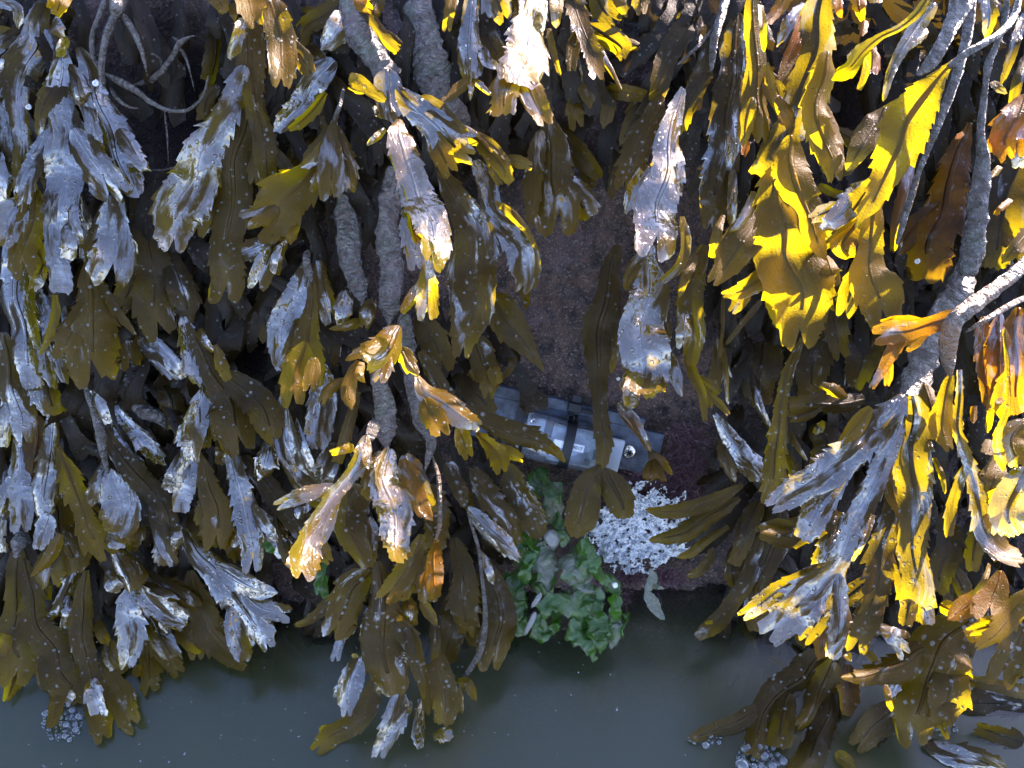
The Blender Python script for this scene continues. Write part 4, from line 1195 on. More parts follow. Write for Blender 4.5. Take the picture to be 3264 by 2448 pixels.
RIGHT_ = """
@ narrow golden-edged frond hanging from the top, left of the big yellow one | C | k=.6 w=.3
b 480,-90,90,56 490,120,110 500,330,130 520,540,160 530,740,180 540,880,80,70 / t=f r=16
b 535,30,40,66 545,180,50 555,330,30 / t=p k=1
b 570,400,50,66 600,520,60 620,640,24,72 / t=p k=1
b 480,620,80,66 445,780,110 420,935,50,74 / t=p k=1 w=.2
b 440,900,60,56 435,1000,50 / t=p k=.5 x=.9
@ long silted dark frond with a blue wet patch, behind the golden-edged one | C | k=.28 w=.6 i=1 o=.5
b 390,80,110,30 370,280,190 360,440,170 350,600,200 320,820,220 280,1060,240 240,1280,210 210,1430,110,42 / t=f
b 360,1080,60,36 350,1280,70 340,1440,60 / t=p k=.5
b 370,1190,16,44 365,1300,26 / t=p k=1 rib=0
@ pair of crossing slender brown stalks at the top, right of centre | C | crust=.35 k=.2 w=.5
s 330,-80,60,30 280,100,56 240,250,54 215,460,36
s 225,180,18,30 130,300,22 0,415,12
b 215,430,80,32 120,590,140 50,730,140 20,860,70 / t=p
b 260,60,60,26 180,420,120 90,560,100 / t=r
@ great yellow backlit frond with toothed edges, centre of the right side | C | k=.85 w=.55 o=.1
b 930,-90,180,60 900,100,230 880,280,240 840,460,220 780,640,220 720,800,220 650,950,240 590,1120,200,70 / t=r k=.4 r=-14 rib=1
b 970,330,140,76 935,520,190 890,720,190 930,880,190 985,1010,170 1005,1125,110,92 / t=f k=1 w=.1 r=20
b 730,860,150,78 740,1050,250 790,1260,240 870,1460,170 950,1660,40,92 / t=p k=1 w=.15 r=16
b 680,1000,180,74 640,1200,250 650,1400,360 710,1600,440 770,1780,440 790,1980,360 790,2150,260,92 / t=f k=.9 w=.15 r=4
b 560,1340,180,70 470,1480,250 350,1640,230 230,1790,90,84 / t=f k=.6 w=.2
b 490,1220,50,72 460,1340,80 400,1430,60 335,1478,16,82 / t=p k=.85
b 300,1370,30,68 250,1500,80 230,1640,70 / t=r k=.75
b 660,1640,90,70 560,1750,150 420,1850,120 300,1880,50 / t=f k=.6
b 950,1630,60,80 990,1720,130 1010,1820,110 / t=r k=1 w=.1
@ rusty orange leaf under the great yellow frond's stem | C | k=.6 w=.4 x=.8
b 820,60,60,46 770,220,100 710,390,90 630,560,24,58 / t=p r=20
b 720,-80,110,44 660,30,100 580,140,70,54 / t=r k=.8 x=.5
b 810,20,60,40 720,140,90 640,300,60 / t=p k=.2 x=0 w=.9
b 1020,-60,60,66 1030,60,60 1050,115,20 / t=p
@ curling sunlit cord-like blade joining the yellow frond from the right | C | k=.95 w=.4 o=.2
b 1640,-80,50,80 1540,70,60 1420,175,50 1300,235,50 1190,330,90 1095,440,120 1010,480,70,92 / t=r r=35 tw=20
@ bleached white sunlit strip curving down beside the dark hollow, upper right | C | k=.5 w=.8
b 1640,20,120,78 1520,180,110 1420,330,80 1360,480,60 1315,645,26,92 / t=p r=-20
b 1600,190,60,74 1520,270,50 1440,330,30 / t=p k=.7
@ translucent orange scraps dangling in the dark hollow, upper right | C | k=.7 w=.4 x=.8
b 1205,130,50,50 1185,230,50 / t=p
b 1220,290,50,52 1250,370,90 1245,460,90,60 / t=r
b 1160,-60,110,40 1160,40,90 1180,130,40 / t=r x=.5
b 1260,-70,120,50 1270,10,80 / t=r k=.8 x=0
@ large speckled yellow frond slanting down left from a long thin stalk, right | C | k=.95 w=.3 o=.2
s 2190,-60,40,112 2150,100,46 2060,210,44 1950,280,46 1840,345,50 1730,430,70 / crust=.2
b 1770,390,60,104 1660,500,130 1560,620,250 1490,760,330 1440,890,330 1360,1040,260 1290,1190,180 1230,1330,160 1180,1450,120,98 / t=r r=14
b 1250,1270,150,96 1235,1430,150 1240,1590,170 1250,1740,260 1290,1890,300 1310,2020,230,112 / t=f k=1 w=.1 r=12
b 1330,680,180,84 1250,830,190 1160,970,140 1080,1090,40 / t=p k=.4 w=.4
b 1240,1180,140,86 1100,1300,180 980,1420,130 930,1460,60 / t=r k=.3 w=.9
b 1210,1310,120,88 1120,1450,190 1060,1570,150 1150,1640,60,94 / t=p k=.9 x=.2
b 1110,1850,60,84 1060,1920,90 1020,1920,40 / t=p k=.85
@ shaded brown leaf with a frayed corner beside the speckled yellow frond | C | k=.4 w=.3 i=.7
b 980,810,40,34 1080,860,110 1170,900,150 1190,820,80 / t=f
b 920,1060,80,36 1050,1080,90 1150,1060,60 / t=p k=.6
b 900,1180,60,30 1000,1230,60 1080,1240,50 / t=p k=.8
@ thick pale-rimmed crusted stalks slanting from the top right | C | crust=.6 flat=.45
s 1850,-80,190,96 1770,120,110 1690,280,90 1610,410,90 1530,480,60
s 1860,-40,120,86 1855,180,70 1820,340,60 1770,520,60 1700,700,54 1620,900,44 1540,1100,34 1470,1320,40 1400,1560,40
s 1780,150,30,70 1740,230,40 1700,260,20
@ knobbly sunlit stalk hanging down near the right edge | C | crust=.5 flat=.4 rg=.3
s 2110,-80,44,96 2085,140,36 2040,280,36 1990,390,50 1970,520,36 1950,680,44 1935,860,54 1950,1010,80 1935,1180,110 1910,1380,120 1890,1580,140 1840,1760,150,96
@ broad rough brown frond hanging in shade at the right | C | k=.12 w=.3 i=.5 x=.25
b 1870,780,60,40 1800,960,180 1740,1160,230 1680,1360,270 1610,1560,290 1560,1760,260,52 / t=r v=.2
b 1830,850,30,60 1770,880,50 / t=p k=.6 x=.9
@ orange-mottled lilac frond at the right edge, upper half | C | k=.5 w=.6 x=.6 i=.6
b 2240,600,140,84 2160,740,230 2100,880,200 2110,1000,110,96 / t=f
b 2260,840,120,84 2200,960,150 2180,1060,90 / t=r k=.3 x=0 w=.8
@ dark ribbons crowding the right edge under the top corner | C | k=.15 w=.6
b 2220,80,70,40 2140,330,70 2060,540,40 / t=p
b 2240,340,80,44 2170,520,70 2140,700,60 / t=p
b 1990,-60,110,40 1990,100,110 1960,250,60 / t=p
b 2010,520,60,40 2090,600,50 / t=p k=.4
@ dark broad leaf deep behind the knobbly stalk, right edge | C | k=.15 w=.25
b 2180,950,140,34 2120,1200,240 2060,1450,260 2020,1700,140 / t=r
b 2060,1060,40,60 2010,1130,50 / t=p k=1
b 2130,1270,40,56 2060,1330,40 2020,1370,20 / t=p k=.9 x=.4
b 2240,1480,110,70 2160,1580,110 2070,1680,60 / t=p k=.5
@ thin rust-coloured leaves hanging below the dark hollow, right | C | k=.45 w=.5 x=.4
b 1510,980,60,40 1460,1200,80 1400,1420,80 1380,1610,50 / t=p
b 1540,1130,24,76 1480,1310,34 1415,1490,36 1390,1600,16 / t=p k=.95 x=0
b 1440,1040,110,30 1480,1150,90 / t=r x=.6
@ smooth grey branch with rusty forked end entering from the right edge | F | crust=.3 k=.55 x=.5 flat=.6
s 2280,-20,70,124 2170,110,84 2030,220,90 1880,330,110 1770,430,110 1730,560,110 1730,680,100 1745,780,50
b 1800,400,130,122 1640,440,120 1480,490,130 1350,500,170 1270,520,150,128 / t=f w=.4 r=20
b 1440,500,110,122 1370,630,100 1310,740,70 1240,850,40,126 / t=f i=.8
s 2260,260,40,110 2100,340,40 1940,440,36 1840,500,20
@ large grey-purple fan frond spreading many olive blades, right | F | k=.35 w=.55 o=1
e 1870,0,150,84 1790,200,190 1680,430,200 1590,650,210 1500,880,190 1460,1000,110,103 / crust=.45 flat=.10 rg=.25
b 1450,900,170,104 1330,1040,190 1200,1180,230 1060,1310,260 900,1430,260 740,1530,220 610,1610,120,116 / t=f w=.8 c=.3
b 1500,900,150,106 1510,1100,220 1500,1300,260 1510,1500,230 1510,1680,200 1510,1850,190 1520,2050,200 1525,2220,230,122 / t=r o=1.6
b 1490,2180,110,120 1470,2290,110 1455,2360,90,124 / t=r o=1.6
b 1570,2180,110,120 1590,2290,110 1605,2360,100,124 / t=r o=1.6
b 1450,1000,110,104 1340,1280,150 1240,1480,170 1150,1680,150 1050,1880,150 920,2080,220 740,2270,310 590,2410,190,122 / t=f w=.8
b 1440,1340,100,98 1380,1600,160 1330,1820,200 1270,2090,210 1220,2310,210 1150,2500,160,112 / t=f o=2 w=.35
b 1240,980,70,116 1160,1090,120 1060,1190,60,120 / t=f k=1 w=.1
b 1200,930,130,72 1050,960,130 880,960,150 720,960,120 / t=r k=.15 w=.2
b 1100,930,40,74 1020,880,90 920,840,50 / t=r k=.3 w=.2
b 1040,1380,160,96 960,1500,110 930,1620,100 / t=f w=.85
b 1010,1620,260,88 860,1720,220 700,1790,180 540,1770,110,92 / t=r k=.35 w=.5
b 1060,1650,150,84 1000,1850,190 930,1980,160 880,2060,90 / t=r w=.85
b 1250,1660,70,90 1180,1830,60 1110,1960,30 / t=p k=.5
@ yellow backlit blade behind the fan frond's middle arms | F | k=1 w=.1
b 1400,1180,60,96 1350,1360,90 1390,1540,110 1430,1680,70 1400,1790,30,106 / t=p r=14
b 1260,1930,36,104 1250,2100,60 1200,2230,50 1150,2300,24,110 / t=p
@ yellow backlit leaf right of the fan frond's centre | F | k=1 w=.1 o=.1
b 1750,770,70,112 1700,940,110 1690,1090,170 1740,1240,60,122 / t=f r=16
b 1640,1300,30,106 1690,1420,40 1710,1530,20 / t=p
b 1580,830,120,100 1620,980,80 1600,1080,40 / t=p k=.4
@ long narrow speckled olive strap in front of the dark right middle | F | k=.55 w=.4 o=1.4
b 800,540,60,62 725,720,80 680,880,90 650,1050,110 640,1240,150 610,1430,140 560,1590,70,82 / t=r r=-20
b 720,1130,30,66 770,1230,40 830,1320,16 / t=p k=.4
@ wavy thin lit strap left of the right edge that curls at its end | F | k=.5 w=.6 o=.6
b 1800,740,40,118 1800,940,60 1795,1130,70 1850,1310,90 1900,1480,120 1940,1640,140 1980,1780,170 2060,1890,180 2180,1930,110,132 / t=r tw=30
@ orange mottled straps hanging along the right edge, middle | F | k=.6 w=.55 x=.5 i=.6
b 1960,400,80,90 1950,560,110 1960,760,110 1980,980,60,100 / t=p
b 2060,380,100,92 2060,620,150 2060,860,120 2070,1040,60 / t=p k=.4 x=.4
b 2180,340,130,104 2160,560,150 2160,800,150 2180,1010,110 / t=r
b 1890,970,40,90 1890,1080,50 / t=p
b 1970,880,40,96 2000,1000,50 1980,1140,40 / t=p k=1 x=0
@ blazing white and yellow frond at the right edge, middle height | F | k=.9 w=.5
b 2090,480,26,124 2110,780,34 2100,1000,44 2050,1170,60 2080,1380,80 / t=p
b 2230,1060,130,128 2140,1200,170 2170,1340,120,136 / t=r k=1
b 2230,1360,170,128 2150,1520,230 2120,1680,220 2170,1780,120,138 / t=r w=.9 r=-15
b 2080,920,40,122 2050,960,50 2060,1050,40 / t=p
@ golden leaf cluster in shadow behind the wavy strap, right | F | k=.8 w=.2
b 2010,1190,100,76 1990,1270,110 / t=r
b 2060,1290,110,80 2010,1440,180 1970,1560,130 / t=f
b 1700,1650,90,60 1720,1800,170 1700,1980,190 1660,2150,120 / t=r k=.2
b 1930,1640,80,66 1900,1850,130 1890,2020,90 / t=r k=.45
@ olive forked tuft with silver splash left of the great yellow frond | F | k=.6 w=.5
b 170,-60,110,46 110,150,170 80,360,180 110,540,160 100,690,90,60 / t=f
b 130,0,60,50 60,140,70 15,280,24 / t=p
b 60,380,80,56 40,500,110 30,590,80 / t=f w=.95
b 60,620,60,50 100,760,70 160,900,70 180,1060,40,84 / t=f k=.95 w=.2
b 270,540,60,40 250,740,100 220,880,100 210,970,50,48 / t=f k=.65
b 290,600,40,42 310,760,40 325,960,20 / t=p
@ curved thin-edged brown ribbon in the shade right of the olive tuft | F | k=.4 w=.3
b 300,230,30,36 290,440,30 280,620,40 350,790,20 / t=p r=50
b 540,300,50,30 420,440,40 310,580,30 / t=p
@ wet lilac leaf pointing down right above the pool, right of the sediment | F | k=.3 w=.9
b 240,1020,50,34 330,1160,110 430,1290,160 520,1400,150 560,1470,70,44 / t=p v=.05
b 280,1180,90,32 330,1330,110 370,1470,40 / t=p w=.5
b 480,770,60,26 520,960,60 600,1130,30 / t=p k=.1 w=.6
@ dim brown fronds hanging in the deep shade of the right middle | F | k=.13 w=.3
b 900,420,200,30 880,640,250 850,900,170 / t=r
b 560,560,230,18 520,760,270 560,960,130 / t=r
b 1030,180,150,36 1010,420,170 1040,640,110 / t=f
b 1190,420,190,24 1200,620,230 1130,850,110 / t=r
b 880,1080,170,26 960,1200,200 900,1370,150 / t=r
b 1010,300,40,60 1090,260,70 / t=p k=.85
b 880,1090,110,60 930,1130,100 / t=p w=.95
@ large olive blade freckled with wet beads, lower right | I | k=.55 w=.3 o=2.2
b 1970,600,150,80 1830,760,280 1680,920,420 1590,1110,440 1540,1290,350 1520,1460,220,102 / t=f r=-4 c=.1
b 1580,900,220,86 1400,1000,200 1220,1070,120 1045,1082,20,98 / t=p
b 1720,1020,130,86 1765,1215,20,96 / t=p
b 1640,1220,120,90 1690,1380,70 1725,1475,26,104 / t=f k=.75
b 1330,1130,50,96 1350,1220,50 1370,1300,30 / t=p k=.3
@ silvery veined leaf tucked behind the freckled olive blade | I | k=.25 w=.9
b 1280,730,60,84 1370,820,110 1440,920,100 / t=f
b 1490,820,60,86 1400,790,60 1300,760,40 / t=p
b 1420,1120,90,88 1350,1200,60 / t=r
b 1210,920,60,76 1290,1000,70 / t=p k=.8 w=.2
@ orange translucent leaf between the lit straps, lower right | I | k=.8 w=.2 x=.25
b 2060,400,70,110 2040,540,170 1980,670,240,124 / t=f
b 1960,510,90,110 1840,630,140 1725,715,40,118 / t=p
b 1995,360,24,122 1950,470,40 1880,560,14 / t=p k=1 x=0
b 1680,620,100,100 1760,660,110 / t=r
b 1880,760,120,106 1900,850,90 / t=r k=.9
@ brilliant yellow blade thrust in from the lower right edge | I | k=1 w=.1 o=0
b 2280,520,150,132 2130,700,170 2010,810,130 1915,890,50,146 / t=f r=20
@ bead-specked olive blade cut by the lower right edge | I | k=.55 w=.35 o=2
b 2260,760,200,84 2130,910,270 2070,1090,210,94 / t=f
b 1800,1090,60,78 1960,1120,90 2240,1180,100 / t=r k=.6
@ shaded serrated brown leaf low beside the freckled olive blade | I | k=.28 w=.1
b 1400,1250,150,62 1270,1390,220 1150,1510,130,68 / t=f
b 1330,1270,60,66 1200,1330,30 / t=p
@ black-brown blades filling the bottom right corner | I | k=.1 w=.4
b 2250,1260,220,44 2000,1240,200 1770,1240,90 / t=p
b 1580,1510,90,46 1720,1560,160 1880,1600,180 2060,1670,150 / t=r k=.2 w=.6
b 2211,1500,150,38 2080,1450,150 1920,1400,110 / t=r
b 1020,1550,70,52 1080,1620,90 1150,1670,60 / t=p k=.8
@ dark dripping frond whose forks end in bubbles at the bottom | I | k=.28 w=.3 o=1
b 960,920,150,48 820,1060,210 680,1190,200 560,1310,170 510,1460,150 480,1570,110,62 / t=r
b 720,1180,150,52 660,1350,160 650,1520,180,64 / t=r
b 520,1280,110,54 350,1380,120 180,1440,100 70,1465,50,62 / t=p
b 1000,980,160,56 930,1160,180 860,1310,130 770,1390,70,64 / t=f k=.45
@ dark specked blades hanging straight to the bottom edge | I | k=.2 w=.3 o=1
b 1060,880,130,44 1010,1080,160 970,1300,200 900,1500,200 760,1700,150 / t=r
b 1090,1000,110,36 1080,1200,150 1060,1310,90 / t=r x=.2 k=.25
@ pointed brown leaf, upper of two crossing in front of the pale sediment | I | k=.5 w=.15 o=.3
b 420,-140,50,40 260,-60,100,46 80,10,110 -80,25,90 -205,10,30,56 / t=p r=14
@ pointed brown leaf, lower of two crossing in front of the pale sediment | I | k=.42 w=.15 o=.3
b 400,-60,60,40 240,40,130,46 80,150,140 -60,190,90 -178,210,30,54 / t=p r=8
@ small tan leaf tip over the right edge of the pale sediment | I | k=.5 w=.2
b 330,120,30,40 190,210,60,44 90,290,60 0,320,30 / t=p
b 240,260,70,36 150,400,70 60,440,40 / t=p k=.25
@ dark fern-like fronds drooping into the pool, right of the sediment | I | k=.2 w=.4 o=.6
b 560,160,120,36 500,340,130 420,500,110 330,650,110 230,750,120 125,830,60,48 / t=r k=.35
b 660,0,210,34 610,220,220 560,420,150 470,620,90 / t=r
b 230,730,30,46 180,735,24 / t=p k=.6
b 520,-40,130,30 440,160,130 360,360,90 / t=r
b 400,250,150,22 360,420,130 370,540,60 / t=p
b 640,380,150,20 600,560,130 560,700,90 / t=r k=.15
@ submerged golden leaf bent under the fan frond at the pool edge | I | k=.7 w=.1 sub=1
b 480,560,80,20 500,700,150 500,780,90,26 / t=r
b 430,780,50,18 500,880,50 600,960,40 720,1040,30 / t=p k=.55
b 410,470,70,22 440,550,40 / t=p k=.8
b 760,800,60,30 820,890,60 / t=p k=.6
@ rusty pointed scrap hanging above the pool's right side | I | k=.35 w=.3 x=.5 i=1
b 860,660,140,58 900,800,170 920,900,110 900,975,40,64 / t=p
b 930,640,80,66 980,720,70 1000,780,30 / t=p w=.8 x=0
@ lilac bubbly-surfaced lobe left of the lit olive tip, lower right | I | k=.3 w=.85 o=2
b 1080,690,90,84 1040,790,130 1020,880,80,90 / t=r
b 1080,930,60,92 1110,980,50 / t=p k=.5
"""

# ------------------------------------------------------------------ the rock


def to_uv(px, py, d=0.0):
    p = at(px, py, d)
    return p[0], p @ V


def ridge(u):
    """height up the face at which the rock rounds over into its flat top, unseen and shaped to block the sun"""
    a = min(max((u - 0.13) / 0.08, 0), 1)
    return 0.385 - 0.12 * a * a * (3 - 2 * a) + 0.006 * math.sin(u * 23) - 0.025 * min(max((u - 0.15) / 0.25, 0), 1)  # unseen crest, kept high on the left and stepped down right to steer sunlight


HOLES = []
for px, py, sx, sy, dep in ((500, 280, 150, 230, 0.07), (610, 480, 80, 120, 0.04), (730, 1080, 110, 150, 0.045), (480, 1260, 60, 60, 0.03),
                            (2720, 330, 90, 130, 0.06), (2700, 1180, 260, 140, 0.035), (1540, 480, 110, 120, 0.025), (1450, 1220, 90, 80, 0.03),
                            (170, 1820, 60, 60, 0.04), (2900, 2250, 300, 120, 0.03), (2380, 700, 60, 200, 0.03)):
    u, v = to_uv(px, py)
    HOLES.append((u, v, sx * 0.0002, sy * 0.0002, dep))


def rock_depth(u, v):
    p = Vector((u * 9, v * 9, 2.2))
    d = 0.010 * noise.fractal(p, 1.0, 2.1, 4) + 0.0055 * noise.fractal(p * 5.5, 0.9, 2.1, 4) - 0.004
    pl = math.exp(-((u - PLU) / 0.09) ** 2 - ((v - PLV) / 0.05) ** 2)
    d = d * (1 - 0.75 * pl)
    for hu, hv, su, sv, dep in HOLES:
        q = ((u - hu) / su) ** 2 + ((v - hv) / sv) ** 2
        if q < 8: d -= 1.6 * dep * math.exp(-q)
    d += 0.0022 * noise.fractal(p * 26, 0.8, 2.0, 3)
    return d


PLU, PLV = to_uv(1811, 1386)


def build_rock():
    us = np.concatenate([np.linspace(-1.6, -0.40, 40, endpoint=False), np.linspace(-0.40, 0.42, 430, endpoint=False), np.linspace(0.42, 1.6, 40)])
    vs = np.concatenate([np.linspace(-1.0, -0.32, 24, endpoint=False), np.linspace(-0.32, 0.28, 320, endpoint=False), np.linspace(0.28, 0.5, 40, endpoint=False), np.linspace(0.5, 2.2, 16)])
    P = np.empty((len(vs), len(us), 3))
    for j, u in enumerate(us):
        r = ridge(u)
        for i, v in enumerate(vs):
            d = rock_depth(u, v)
            if v <= r:
                p = np.array([u, 0, 0]) + V * v + N * d
            else:
                # past the ridge the surface turns back over the top of the boulder
                s = v - r
                a = min(s / 0.05, 1.0) * math.radians(72)
                back = V * math.cos(a) * s - N * math.sin(a) * s
                p = np.array([u, 0, 0]) + V * r + back + N * d
            P[i, j] = p
    me = np_mesh('rock_face', P.reshape(-1, 3), grid_faces(len(vs), len(us)))
    o = link_mesh('rock_face', me, M_ROCK)
    tag(o, 'purplish brown tide-washed rock face behind the seaweed', 'rock', kind='structure')


def build_water():
    bm = bmesh.new()
    bmesh.ops.create_cube(bm, size=1.0)
    for v in bm.verts:
        v.co.x *= 60
        v.co.y = v.co.y * 60 - 29.0
        v.co.z = WATER_Z - 0.4 + v.co.z * 0.8
    o = bm_obj('water', bm, M_WATER, smooth=False)
    tag(o, 'grey-green cloudy sea water filling the pool under the rock', 'water', kind='structure')


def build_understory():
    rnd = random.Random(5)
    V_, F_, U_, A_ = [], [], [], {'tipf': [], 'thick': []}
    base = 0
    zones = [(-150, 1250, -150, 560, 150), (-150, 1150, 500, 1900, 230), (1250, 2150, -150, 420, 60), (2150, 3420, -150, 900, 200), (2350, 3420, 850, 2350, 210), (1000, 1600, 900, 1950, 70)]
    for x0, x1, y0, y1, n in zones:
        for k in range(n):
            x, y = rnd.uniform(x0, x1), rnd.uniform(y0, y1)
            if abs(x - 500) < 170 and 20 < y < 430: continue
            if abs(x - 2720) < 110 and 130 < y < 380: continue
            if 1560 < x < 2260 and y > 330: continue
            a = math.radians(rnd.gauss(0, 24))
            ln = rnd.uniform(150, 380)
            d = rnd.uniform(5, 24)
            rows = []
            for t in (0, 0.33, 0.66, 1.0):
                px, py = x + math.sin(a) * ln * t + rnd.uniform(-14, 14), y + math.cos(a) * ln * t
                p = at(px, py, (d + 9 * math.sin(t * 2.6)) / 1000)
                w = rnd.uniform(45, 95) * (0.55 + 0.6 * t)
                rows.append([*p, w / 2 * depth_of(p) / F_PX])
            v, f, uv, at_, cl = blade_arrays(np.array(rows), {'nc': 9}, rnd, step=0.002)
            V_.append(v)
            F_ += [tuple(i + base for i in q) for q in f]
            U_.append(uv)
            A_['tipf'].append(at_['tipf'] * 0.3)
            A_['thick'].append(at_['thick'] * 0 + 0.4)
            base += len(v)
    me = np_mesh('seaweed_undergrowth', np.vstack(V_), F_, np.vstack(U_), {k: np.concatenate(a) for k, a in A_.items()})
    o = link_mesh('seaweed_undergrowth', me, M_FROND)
    o['tone'], o['wet'], o['dots'], o['rust'], o['silt'] = -0.40, 0.0, 0.4, 0.0, 0.15  # tone lowered to paint the deep shadow of the gaps into the colour
    tag(o, 'shade-darkened tangled undergrowth of brown seaweed close to the rock', 'seaweed', kind='stuff')


# ------------------------------------------------------------------ the logger on its plate


def box_bm(bm, c, ex, ey, ez, sx, sy, sz, bev=0.0):
    r = bmesh.ops.create_cube(bm, size=1.0)
    for v in r['verts']:
        q = v.co.copy()
        v.co = Vector(c + ex * (q.x * sx) + ey * (q.y * sy) + ez * (q.z * sz))
    if bev:
        es = list({e for v in r['verts'] for e in v.link_edges})
        bmesh.ops.bevel(bm, geom=es, offset=bev, segments=3, profile=0.6, affect='EDGES')


def build_logger():
    E = TILE['E']
    pt = lambda X, Y, d: at(E[0] + X / 2, E[1] + Y / 2, d)
    dpl = 0.010
    ex = pt(2085, 1155, dpl) - pt(985, 905, dpl)
    ex /= np.linalg.norm(ex)
    ez = N
    ey = np.cross(ez, ex)
    org = pt(1480, 1150, dpl)

    def loc(X, Y, d=dpl):
        p = pt(X, Y, d) - org
        return p @ ex, p @ ey
    W = lambda x, y, z: org + ex * x + ey * y + ez * z
    x0, x1 = loc(870, 1010)[0], loc(2045, 1290)[0]
    yt = loc(2085, 1155)[1]
    yb = loc(2000, 1420)[1]
    root = empty('temperature_logger', org, 'grey plate with a strapped clear logger case, screwed to the bare rock', 'logger')
    bm = bmesh.new()
    box_bm(bm, W((x0 + x1) / 2, (yt + yb) / 2, -0.003), ex, ey, ez, x1 - x0, yt - yb, 0.006, 0.0006)
    box_bm(bm, W((x0 + x1) / 2 - 0.006, yt + 0.0035, -0.0045), ex, ey, ez, (x1 - x0) * 0.86, 0.007, 0.0085, 0.0005)
    bm_obj('mounting_plate', bm, M_PLATE, root, smooth=False)
    # clear case: a half-round trough closed at the ends
    hx0, hx1 = loc(1195, 1100)[0], loc(1700, 1250)[0]
    cy, ry, rz = (yt + yb) / 2 - 0.0045, (yt - yb) / 2 + 0.001, 0.0145

    def prof(k, grow=0.0):
        pts = []
        for i in range(k + 1):
            a = math.pi * i / k
            c, s = math.cos(a), math.sin(a)
            pts.append((cy + (ry + grow) * math.copysign(abs(c) ** 0.72, c), 0.0006 + (rz + grow) * abs(s) ** 0.62))
        return pts

    def sweep(xa, xb, grow, nx=10, cap=True, k=28, taper=0.0):
        vs, fs = [], []
        pr = prof(k, grow)
        for i in range(nx + 1):
            t = i / nx
            e = min(t, 1 - t) * nx
            sh = 1 - taper * max(0, 1 - e) ** 2
            for y, z in pr:
                vs.append(W(xa + (xb - xa) * t, cy + (y - cy) * sh, z * sh))
        m = k + 1
        for i in range(nx):
            for j in range(k):
                a = i * m + j
                fs.append((a, a + 1, a + m + 1, a + m))
        if cap:
            fs.append(tuple(range(m)))
            fs.append(tuple(nx * m + j for j in range(m))[::-1])
        return np_mesh('sweep', vs, fs)
    case = link_mesh('clear_case', sweep(hx0, hx1, 0.0, taper=0.12), M_CLEAR, root)
    # what is inside it
    bm = bmesh.new()
    bxm = loc(1330, 1200)[0]
    box_bm(bm, W((bxm + hx1) / 2 - 0.001, cy, 0.0075), ex, ey, ez, hx1 - bxm - 0.004, ry * 1.55, 0.0018, 0.0003)
    bm_obj('circuit_board', bm, M_BOARD, case, smooth=False)
    bm = bmesh.new()
    r = bmesh.ops.create_cone(bm, cap_ends=True, segments=28, radius1=0.0062, radius2=0.0062, depth=0.028)
    for v in r['verts']:
        q = v.co.copy()
        v.co = Vector(W(bxm + 0.010 + q.z, cy - 0.004 + q.x, 0.0085 + q.y))
    bm_obj('battery', bm, M_CELL, case)
    bm = bmesh.new()
    box_bm(bm, W(hx1 - 0.014, cy - 0.008, 0.0092), ex, ey, ez, 0.009, 0.004, 0.002, 0.0003)
    box_bm(bm, W(hx1 - 0.006, cy - 0.002, 0.0092), ex, ey, ez, 0.004, 0.006, 0.002, 0.0003)
    bm_obj('electronic_chips', bm, M_DARK, case, smooth=False)
    # end flange with its small screw
    bm = bmesh.new()
    fx = loc(1262, 1090)[0]
    box_bm(bm, W(fx - 0.0005, cy + ry * 0.35, 0.0030), ex, ey, ez, 0.012, ry * 1.2, 0.0028, 0.0011)
    bm_obj('case_flange', bm, M_TAB, root, smooth=False)
    # rounded frosted tab on the right
    tx, ty = loc(1765, 1270)
    bm = bmesh.new()
    box_bm(bm, W(tx - 0.003, ty - 0.001, 0.0045), ex, ey, ez, 0.013, 0.023, 0.0032, 0.0013)
    bm_obj('end_tab', bm, M_TAB, root, smooth=False)
    # sticker, bent round the front of the case
    sx0, sx1 = loc(1375, 1195, dpl + 0.017)[0], loc(1565, 1260, dpl + 0.017)[0]
    sy0, sy1 = loc(1540, 1222, dpl + 0.017)[1], loc(1550, 1272, dpl + 0.017)[1]
    vs = []
    for i in range(9):
        y = sy0 + (sy1 - sy0) * i / 8
        c = min(max((y - cy) / ry, -1), 1)
        a = math.acos(math.copysign(abs(c) ** (1 / 0.72), c))
        z = 0.0006 + rz * math.sin(a) ** 0.62 + 0.0002
        for x in (sx0, sx1):
            vs.append(W(x, y, z))
    fs = [(2 * i, 2 * i + 1, 2 * i + 3, 2 * i + 2) for i in range(8)]
    lab = link_mesh('sticker', np_mesh('sticker', vs, fs), M_PAPER, root)
    cu = bpy.data.curves.new('number_text', 'FONT')
    cu.body = '09017'
    cu.size = 0.0029
    cu.extrude = 0.00008
    cu.space_character = 1.08
    tm = (sy0 + sy1) / 2 - 0.0010
    c = (tm + 0.0010 - cy) / ry
    a = math.acos(math.copysign(abs(c) ** (1 / 0.72), c))
    zt = 0.0006 + rz * math.sin(a) ** 0.62 + 0.0006
    tmp = bpy.data.objects.new('number_text', cu)
    C.objects.link(tmp)
    me = bpy.data.meshes.new_from_object(tmp.evaluated_get(bpy.context.evaluated_depsgraph_get()))
    bpy.data.objects.remove(tmp)
    bpy.data.curves.remove(cu)
    me.materials.clear()
    me.materials.append(M_INK)
    to = bpy.data.objects.new('number_text', me)
    C.objects.link(to)
    from mathutils import Matrix
    pos = W(loc(1474, 1250, dpl + 0.017)[0], tm, zt)
    rm = Matrix((ex, ey, ez)).transposed().to_4x4()
    to.parent = lab
    to.matrix_basis = Matrix.Translation(Vector(pos - org)) @ rm

